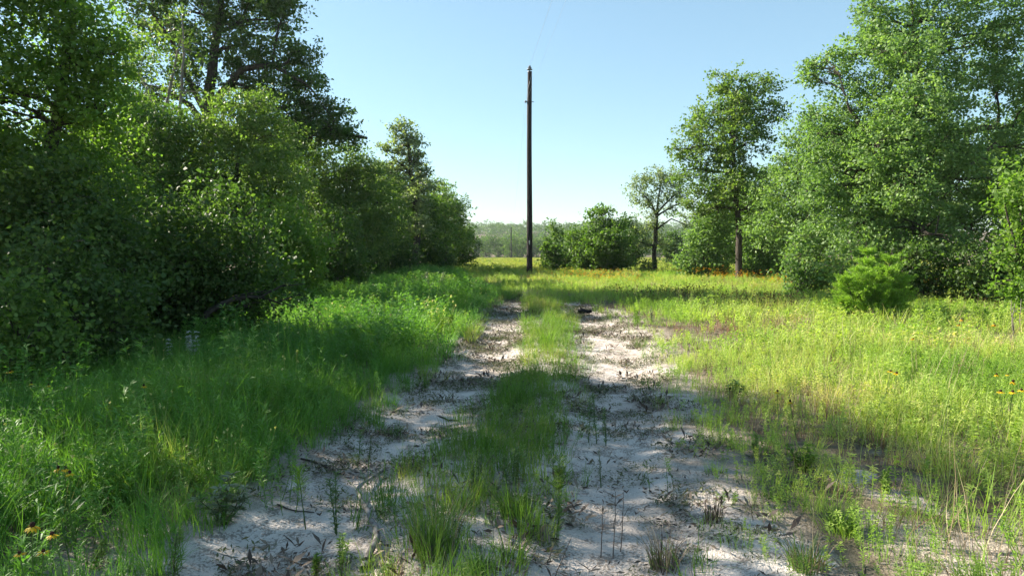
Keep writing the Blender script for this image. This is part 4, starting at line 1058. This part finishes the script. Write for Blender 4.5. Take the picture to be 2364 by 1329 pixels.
def clump(label, px, py, top, wpx, mat='weed_bright', n=120, w=.005, lean=.5, seed=0, dead=0, name='grass_clump', group='single grass clumps by the track', cat='grass clump'):
    global rng
    b = gz(G(px, py)); d = b[1]; h = max(.06, float(P(px, top, d)[2] - b[2])); rad = wpx * d / FPX * .5
    rng = np.random.default_rng(seed); r = rng
    o = empty(name, b, label, cat, group)
    mb = MB(); th = r.uniform(0, 6.28, n); q = rad * .55 * np.sqrt(r.random(n))
    base = np.stack([q * np.cos(th), q * np.sin(th), np.full(n, -.02)], 1); th2 = th + r.normal(0, .7, n)
    mb.blades(base, np.stack([np.cos(th2), np.sin(th2)], 1), r.uniform(.4, 1.05, n) * h, r.uniform(.1, 1, n) * lean, r.uniform(.7, 1.3, n) * w, r.random(n), 4)
    mb.build('blades', M[mat], o)
    if dead:
        mb = MB(); m = dead; th = r.uniform(0, 6.28, m); q = rad * .6 * np.sqrt(r.random(m)); base = np.stack([q * np.cos(th), q * np.sin(th), np.full(m, -.02)], 1)
        mb.blades(base, np.stack([np.cos(th), np.sin(th)], 1), r.uniform(.5, 1.15, m) * h, r.uniform(.1, .9, m) * lean, r.uniform(.7, 1.3, m) * .004, r.random(m), 4); mb.build('dead_stems', M['straw'], o)
    return o

spire('feather-topped bright weed on a bare stem in the left rut', 706, 1200, 1075, .065, .004, 'weed_bright', 1, feather=True)
spire('dark narrow-leaved spire just right of the feather-topped weed', 776, 1212, 1085, .05, .006, 'weed', 2, n_st=2)
spire('slim green spire at the upper left edge of the left rut', 826, 1062, 985, .06, .006, 'weed', 3)
spire('faint wispy spire right beside the slim one in the left rut', 850, 1060, 1000, .05, .004, 'weed_grey', 4)
spire('tall bushy-headed green weed on the strip, right of the big clump', 1285, 1235, 1055, .06, .006, 'weed', 5, bushy=.10)
spire('dark branched weed standing in the middle of the right rut', 1378, 1010, 905, .05, .007, 'weed', 6, n_st=3)
spire('thin dry-based spire in front of the dark branched weed', 1388, 1105, 1030, .035, .004, 'weed_grey', 7)
spire('small bright tuft-like spire near the centre of the left rut', 982, 893, 858, .045, .006, 'weed_bright', 8, n_st=3)
spire('bright sprout at the grass edge left of the silvery plant', 440, 1140, 1095, .06, .004, 'weed_bright', 9, n_st=3, feather=True)
spire('small yellow-green sprout at the bottom left of the sand', 232, 1300, 1235, .05, .006, 'weed_bright', 10, n_st=2)
spire('grey sparse sprout on the sand below the silvery plant', 400, 1310, 1225, .055, .006, 'weed_grey', 11)
spire('bright upright sprout near the bottom, left of the fallen branch', 790, 1290, 1225, .04, .006, 'weed_bright', 12, n_st=2)
spire('tiny lime sprout left of the fallen branch foot', 729, 1300, 1268, .035, .007, 'weed_bright', 13, n_st=2)
spire('pair of bright leafy spires among the shade at lower right', 2045, 1140, 1070, .05, .007, 'weed_bright', 14, n_st=3)
spire('bright spire at the sand edge right of the dark patch', 1745, 1055, 995, .04, .007, 'weed_bright', 15, n_st=2)
spire('leafy weed on the shaded strip behind the big clump', 1110, 1140, 1030, .05, .007, 'weed', 16, n_st=3)
spire('leafy weed between the big clump and the bushy-headed weed', 1185, 1120, 1020, .05, .007, 'weed', 17, n_st=3)
spire('tall weed at the right rut edge by the shaded band', 1468, 752, 700, .07, .012, 'weed_bright', 18, n_st=3)
spire('pale sunlit weed right of the rut, below the shaded band', 1505, 748, 712, .06, .012, 'weed_silver', 19, n_st=2)
spire('bright weed at the left rim of the left rut, far up', 1045, 775, 715, .07, .012, 'weed_bright', 20, n_st=5)

clump('large vivid green grass clump on the strip in the foreground', 1005, 1280, 1085, 190, 'weed', 190, .0045, .62, 31, dead=30)
clump('dark green mounded clump right of the large vivid clump', 1185, 1190, 1085, 110, 'weed', 200, .005, .7, 32)
clump('small drooping grass clump at the bottom of the strip', 1110, 1320, 1235, 90, 'weed', 110, .005, .9, 33)
clump('arching broad-bladed tuft in shade at the bottom centre', 1180, 1290, 1190, 120, 'weed', 34, .008, 1.0, 34)
clump('dry brown wiry clump on the shaded sand at right', 1645, 1200, 1120, 80, 'dry_brown', 90, .0035, .4, 35)
clump('grey-brown dry stalk clump with green base near the bottom right', 1535, 1290, 1200, 110, 'dry_brown', 80, .0035, .6, 36, dead=30)
clump('green tuft at the foot of the grey-brown stalk clump', 1512, 1285, 1245, 40, 'weed', 60, .005, .5, 37)
clump('full green clump in shade at lower right', 1945, 1225, 1150, 100, 'weed', 170, .0055, .6, 38)
clump('low dark green mat left of the full clump at lower right', 1790, 1150, 1110, 110, 'weed', 160, .005, 1.0, 39)
clump('messy grass clump with straw at the bottom right', 1860, 1310, 1215, 130, 'weed', 130, .005, .8, 40, dead=50)
clump('yellow-green flattened clump on the left rut rim', 905, 985, 962, 110, 'weed', 150, .005, 1.1, 41)
clump('sunlit bright clump at the foot of the utility pole on the left', 1172, 663, 640, 46, 'weed_bright', 160, .02, .6, 42)
clump('sunny bright clump on the left rim beside the far rut', 1035, 770, 712, 50, 'weed_bright', 150, .010, .5, 43)
clump('sunlit strip clump in the centre of the track', 1262, 800, 745, 70, 'weed_bright', 170, .008, .5, 44)
clump('rusty red dry patch of grass in the right meadow', 1918, 845, 815, 60, 'rust', 240, .006, .8, 45, name='dry_grass_patch')
clump('pale straw tuft beside the foot of the fallen branch', 905, 1329, 1250, 80, 'straw', 60, .0035, .9, 46)
for i, (px, py, tp, lab) in enumerate([(1387, 1262, 1165, 'single thin dry stalk in the right rut, left of the pair'), (1415, 1262, 1140, 'leaning dry stalk in the right rut, left one of the pair'), (1432, 1250, 1130, 'upright dry stalk in the right rut, right one of the pair'), (1266, 1340, 1215, 'dark dry stalk at the bottom edge right of the strip'), (1740, 1200, 1150, 'pale leaning straw stalk at lower right')]):
    b = gz(G(px, py)); h = float(P(px, tp, b[1])[2] - b[2]); r = np.random.default_rng(i)
    o = empty('dry_stalk', b, lab, 'dry stalk', 'single dry stalks on the sand')
    mb = MB(); mb.tube(wobble([0, 0, -.02], [r.normal(0, .05), r.normal(0, .05), h], 6, .03, r), np.linspace(.0032, .0014, 6), 5, .3); mb.build('stem', M['straw' if i == 4 else 'dry_brown'], o)
    mb = MB(); q = np.array([r.normal(0, .03), 0, h * .6]); mb.tube(wobble([0, 0, h * .45], q + [.03, .02, .12 * h], 4, .05, r), np.linspace(.002, .001, 4), 4, .3); mb.build('side_twig', M['dry_brown'], o)

# silvery many-leaved plant on the left rut edge
def broad_plant(name, label, px, py, top, wpx, mat, seed, n_br=9, L=.06, W=.016, group=None, whorl=9):
    b = gz(G(px, py)); d = b[1]; h = float(P(px, top, d)[2] - b[2]); rad = wpx * d / FPX * .5; r = np.random.default_rng(seed)
    o = empty(name, b, label, 'plant', group); st, lv = MB(), MB()
    for i in range(n_br):
        th = i * 2.4 + r.uniform(-.3, .3); q = rad * r.uniform(.2, 1.0); e = np.array([q * math.cos(th), q * math.sin(th), h * r.uniform(.55, 1.02) * (1 - .25 * (q / rad) ** 2)])
        path = wobble([0, 0, -.02], e, 6, .05, r, .05); st.tube(path, np.linspace(.005, .0018, 6), 5, .3)
        for t in np.linspace(.35, 1, 6):
            p = path[min(5, int(t * 5))]; m = whorl; a = r.uniform(0, 6.28, m); ax = unit(np.stack([np.cos(a), np.sin(a), r.normal(.15 + .3 * (t > .9), .2, m)], 1))
            nn = unit(np.array([0, 0, 1.]) + r.normal(0, .25, (m, 3))); nn = unit(nn - ax * (nn * ax).sum(1)[:, None]); LL = L * r.uniform(.6, 1.15, m)
            lv.leaves(np.repeat(p[None], m, 0), ax, nn, LL, W * r.uniform(.8, 1.2, m), r.random(m), droop=.15)
    st.build('stem', M['weed_grey'], o); lv.build('leaves', M[mat], o); return o
broad_plant('silverleaf_plant', 'silvery many-leaved plant at the left edge of the left rut', 518, 1205, 1085, 115, 'weed_silver', 5)
broad_plant('leafy_weed', 'pale-flowered leafy weed at the sand edge on the right', 1850, 1085, 1020, 95, 'weed_bright', 6, 9, .045, .012)
broad_plant('leafy_weed', 'small dark broad-leaved weed right of the track in sun', 1692, 925, 880, 46, 'weed', 7, 7, .06, .022)
broad_plant('leafy_weed', 'dark leafy sprig at the foot of the cedar on its left', 1955, 745, 705, 46, 'dark', 8, 7, .10, .05)

# pale horsemint stalks on the left, grey mint clump by the far rut
def mint(label, px, py, top, wpx, n, seed, mat='white'):
    b = gz(G(px, py)); d = b[1]; h = float(P(px, top, d)[2] - b[2]); rad = wpx * d / FPX * .5; r = np.random.default_rng(seed)
    o = empty('mint_plant', b, label, 'wildflower', 'pale mint stalks'); st, lv, fl = MB(), MB(), MB()
    for i in range(n):
        q = np.array([r.uniform(-1, 1) * rad, r.uniform(-1, 1) * rad * .6, h * r.uniform(.75, 1.0)]); path = wobble([q[0] * .5, q[1] * .5, -.02], q, 6, .02, r); st.tube(path, np.linspace(.006, .003, 6), 5, .3)
        for t in np.linspace(.45, 1, 6):
            p = path[0] + (path[-1] - path[0]) * t; m = 12; a = r.uniform(0, 6.28, m); ax = unit(np.stack([np.cos(a), np.sin(a), r.normal(.1, .25, m)], 1)); nn = unit(np.array([0, 0, 1.]) + r.normal(0, .3, (m, 3))); nn = unit(nn - ax * (nn * ax).sum(1)[:, None])
            LL = .075 * r.uniform(.6, 1.1, m) * (1.2 - .5 * t); fl.leaves(np.repeat(p[None], m, 0), ax, nn, LL, LL * .36, r.random(m), droop=.3)
        m = 30; t = r.random(m) * .5; pp = path[0] + (path[-1] - path[0]) * t[:, None]; a = r.uniform(0, 6.28, m); ax = unit(np.stack([np.cos(a), np.sin(a), np.full(m, .4)], 1)); nn = unit(np.array([0, 0, 1.]) + r.normal(0, .3, (m, 3))); nn = unit(nn - ax * (nn * ax).sum(1)[:, None])
        lv.leaves(pp, ax, nn, np.full(m, .09), np.full(m, .02), r.random(m))
    st.build('stem', M['weed'], o); lv.build('leaves', M['weed'], o); fl.build('blooms', M[mat], o)
mint('single pale flowering mint stalk in the shaded grass on the left', 390, 855, 765, 10, 1, 1)
mint('cluster of pale flowering mint stalks right of the single one', 448, 855, 760, 34, 4, 2)
mint('grey mint clump in the shade before the far left shrubs', 935, 682, 642, 46, 8, 3, 'weed_silver')
mint('grey mint stalks beside the far left shrubs near the rut', 1000, 672, 628, 60, 9, 4, 'weed_silver')

# black-eyed susans
def susan(label, px, py, hgt, seed, R=.034, drooping=.35, mat='petal', tilt=(0, 0)):
    """px,py: pixel of the flower head; hgt: its height above the ground"""
    r = np.random.default_rng(seed); rr = ray(px, py); t = (hgt - CAMH) / rr[2]; p = np.array([0, 0, CAMH]) + rr * t
    for _ in range(4):
        z = Hs(p[0], p[1]) + hgt; t = (z - CAMH) / rr[2]; p = np.array([0, 0, CAMH]) + rr * t
    b = np.array([p[0] + r.normal(0, .04), p[1] + r.normal(0, .04), 0]); b[2] = Hs(b[0], b[1])
    o = empty('coneflower', b, label, 'flower', 'black-eyed yellow flowers in the grass'); hd = p - b
    mb = MB(); mb.tube(wobble([0, 0, -.02], hd, 6, .03, r), np.linspace(.0035, .0022, 6), 5, .4); mb.build('stem', M['weed'], o)
    mb = MB(); m = 12; a = np.arange(m) * 6.283 / m + r.random(); ax = unit(np.stack([np.cos(a), np.sin(a), -drooping + r.normal(0, .12, m)], 1)); nn = unit(np.array([0, 0, 1.]) - ax * ax[:, 2:3])
    mb.leaves(hd + ax * .007, ax, nn, R * r.uniform(.85, 1.1, m), np.full(m, R * .42), r.random(m), fold=.05, droop=.12); pt = mb.build('petals', M[mat], o)
    mb = MB(); th = np.linspace(0, math.pi, 7); lathe(mb, [(R * .36 * math.sin(q) + .0005, -R * .40 * math.cos(q) + .006) for q in th], hd, 10); mb.build('flower_centre', M['cone'], pt, smooth=True)
    mb = MB(); m = 5; tt = r.uniform(.1, .6, m); a = r.uniform(0, 6.28, m); ax = unit(np.stack([np.cos(a), np.sin(a), np.full(m, .6)], 1)); nn = unit(np.array([0, 0, 1.]) - ax * ax[:, 2:3])
    mb.leaves(hd * tt[:, None], ax, nn, np.full(m, .08), np.full(m, .016), r.random(m)); mb.build('leaves', M['weed'], o)
SUS = [(75, 1213, .50, 'largest yellow flower, low at the left frame edge', .036), (120, 1233, .46, 'yellow flower with drooping petals right of the largest one at left', .03), (45, 1277, .42, 'dull yellow flower in the bottom left corner, leftmost of two', .026), (100, 1273, .42, 'dull yellow flower in the bottom left corner, rightmost of two', .026),
       (134, 1080, .52, 'left head of the yellow flower trio at mid left', .030), (150, 1081, .52, 'middle head of the yellow flower trio at mid left', .030), (161, 1091, .50, 'right head of the yellow flower trio at mid left', .028),
       (332, 890, .50, 'lone yellow flower in the shaded grass left of centre', .032), (22, 857, .55, 'yellow flower high at the left edge below the shrub', .034), (72, 884, .50, 'small yellow flower left of two by the dark left shrub', .024), (112, 888, .50, 'small yellow flower right of two by the dark left shrub', .026),
       (2056, 857, .40, 'left flower of the sunlit pair in the right meadow', .040), (2070, 861, .40, 'right flower of the sunlit pair in the right meadow', .044), (1795, 903, .36, 'lone yellow flower nearest the track in the right meadow', .036), (1824, 926, .36, 'pale yellow flower just below the lone one in the right meadow', .036),
       (2301, 864, .40, 'top left flower of the group at the right frame edge', .036), (2326, 864, .40, 'small top middle flower of the group at the right frame edge', .026), (2339, 880, .40, 'brightest flower of the group at the right frame edge', .044), (2310, 903, .40, 'lower left flower of the group at the right frame edge', .042), (2338, 904, .40, 'lower middle flower of the group at the right frame edge', .042), (2358, 900, .40, 'lower right flower of the group cut near the frame edge', .04),
       (2220, 737, .45, 'orange flower in the far right meadow, upper of two by the cedar', .05), (2214, 750, .45, 'orange flower in the far right meadow, lower of two by the cedar', .05), (2295, 749, .45, 'wide orange flower in the far right meadow near the dead stalks', .06), (2108, 782, .42, 'small yellow flower in the meadow just right of the cedar', .036)]
for i, (px, py, hg, lab, R) in enumerate(SUS): susan(lab, px, py, hg, 200 + i, R * (.86 if i < 1 else .76), drooping=float(np.random.default_rng(i).uniform(.05, .75)), mat='petal' if i < 13 else 'petal_orange' if i > 20 else 'petal')

# pale dead stalks at the right frame edge
for i, (px, base_y, tops, lab) in enumerate([(2338, 775, [(2335, 692), (2342, 700)], 'pale dead branched stalk at the right frame edge, left of two'), (2352, 770, [(2358, 690)], 'pale dead branched stalk at the right frame edge, right of two')]):
    b = gz(G(px, base_y)); r = np.random.default_rng(40 + i); o = empty('dead_stalk', b, lab, 'dead stalk', 'pale dead stalks'); d = b[1]
    mb = MB()
    for (tx, ty) in tops: mb.tube(wobble([0, 0, -.03], P(tx, ty, d) - b, 8, .05, r), np.linspace(.010, .004, 8), 6)
    mb.build('stem', M['bark_pale'], o, smooth=True)
    for k in range(6):
        mb = MB(); z0 = r.uniform(.3, .75); s = (P(*tops[0], d) - b) * z0; mb.tube(wobble(s, s + [r.choice([-1, 1]) * r.uniform(.05, .14), r.normal(0, .06), r.uniform(.02, .12)], 5, .1, r), np.linspace(.006, .002, 5), 5); mb.build('branch', M['bark_pale'], o, smooth=True)

# ------------------------------------------------------------------ fallen wood on the track
def fallen(label, pts, r0, r1, mat, seed, lift=.02, twigs=(), name='fallen_branch', cat='branch'):
    P3 = [];
    for i, p in enumerate(pts):
        g_ = gz(G(p[0], p[1])); P3.append(g_ + [0, 0, lift + (p[2] if len(p) > 2 else 0)])
    P3 = np.array(P3); b = P3[0].copy(); o = empty(name, b, label, cat, 'fallen wood on the track'); r = np.random.default_rng(seed)
    seg = [P3[0][None]] + [wobble(P3[i], P3[i + 1], 4, .04, r)[1:] for i in range(len(P3) - 1)]; q = np.concatenate(seg)
    mb = MB(); rad = np.linspace(r0, r1, len(q)) * r.uniform(.85, 1.15, len(q)); mb.tube(q, rad, 8); mb.build('stem', M[mat], o, smooth=True, origin=b)
    for (pp, rr) in twigs:
        w = np.array([gz(G(p[0], p[1])) + [0, 0, lift + (p[2] if len(p) > 2 else 0)] for p in pp]); mb = MB(); mb.tube(w, np.linspace(rr, .002, len(w)), 6); mb.build('twig', M[mat], o, smooth=True, origin=b)
    return o
fallen('crooked bleached fallen branch lying in the left rut', [(838, 1310), (870, 1255, .02), (868, 1228, .03), (850, 1190, .04), (838, 1160, .03), (824, 1128, .03), (840, 1105, .02), (868, 1085), (890, 1072)], .020, .009, 'deadwood', 1,
       twigs=[([(845, 1178, .04), (860, 1150, .06), (874, 1120, .12)], .005), ([(868, 1232, .04), (850, 1230, .05), (834, 1228, .06)], .005), ([(868, 1240, .03), (885, 1250, .07), (895, 1270, .03)], .005)])
fallen('thin dark twig on the sand above the feather-topped weed', [(695, 1058), (740, 1065), (775, 1078), (795, 1079)], .008, .004, 'bark', 2, .008, name='fallen_twig', cat='twig')
fallen('thin dark twig on the sand right of the silvery plant', [(640, 1155), (680, 1163), (725, 1163)], .006, .003, 'bark', 3, .006, name='fallen_twig', cat='twig')
fallen('short dark twig on the strip behind the large clump', [(910, 1046), (935, 1050), (958, 1051)], .007, .004, 'bark', 4, .006, name='fallen_twig', cat='twig')
fallen('thin pale straw stem lying across the sand at the bottom', [(1560, 1272, .03), (1600, 1282, .01), (1640, 1300)], .004, .002, 'deadwood', 5, .006, name='fallen_twig', cat='twig')
fallen('curved dark stick in the left rut near the strip', [(1010, 948), (1035, 958), (1060, 963)], .010, .005, 'bark', 6, .008, name='fallen_twig', cat='twig')
# charred log end in the right rut
b = gz(G(1350, 722)); o = empty('charred_log', b, 'small black charred log lying across the right rut', 'log', 'fallen wood on the track')
mb = MB(); q = np.array([P(1334, 719, b[1]), P(1342, 717, b[1]), P(1350, 718, b[1]), P(1358, 719, b[1]), P(1366, 717, b[1])]) - b; mb.tube(q, [.045, .065, .055, .045, .035], 9)
mb.build('stem', M['char'], o, smooth=True); mb = MB(); mb.tube([q[1] + [0, 0, .04], q[1] + [-.02, -.02, .09]], [.03, .012], 6); mb.build('knot', M['char'], o, smooth=True)

# ------------------------------------------------------------------ haze: a closed box of even, pale air
mb = MB(); X0, X1, Y0, Y1, Z0, Z1 = -2600, 2600, -820, 3050, -12, 30
v = [(X0, Y0, Z0), (X1, Y0, Z0), (X1, Y1, Z0), (X0, Y1, Z0), (X0, Y0, Z1), (X1, Y0, Z1), (X1, Y1, Z1), (X0, Y1, Z1)]
mb.add(v, [(0, 3, 2, 1), (4, 5, 6, 7), (0, 1, 5, 4), (1, 2, 6, 5), (2, 3, 7, 6), (3, 0, 4, 7)])
hm, hn, hl = new_mat('haze_air')
pv = hn.new('ShaderNodeVolumePrincipled'); pv.inputs['Color'].default_value = (0.86, 0.93, 1.0, 1); pv.inputs['Density'].default_value = 0.0002; pv.inputs['Anisotropy'].default_value = 0.3
ho = hn.new('ShaderNodeOutputMaterial'); hl.new(pv.outputs[0], ho.inputs['Volume'])
hz = mb.build('haze', hm); hz['kind'] = 'stuff'; hz['label'] = 'pale morning haze in the air over the field'
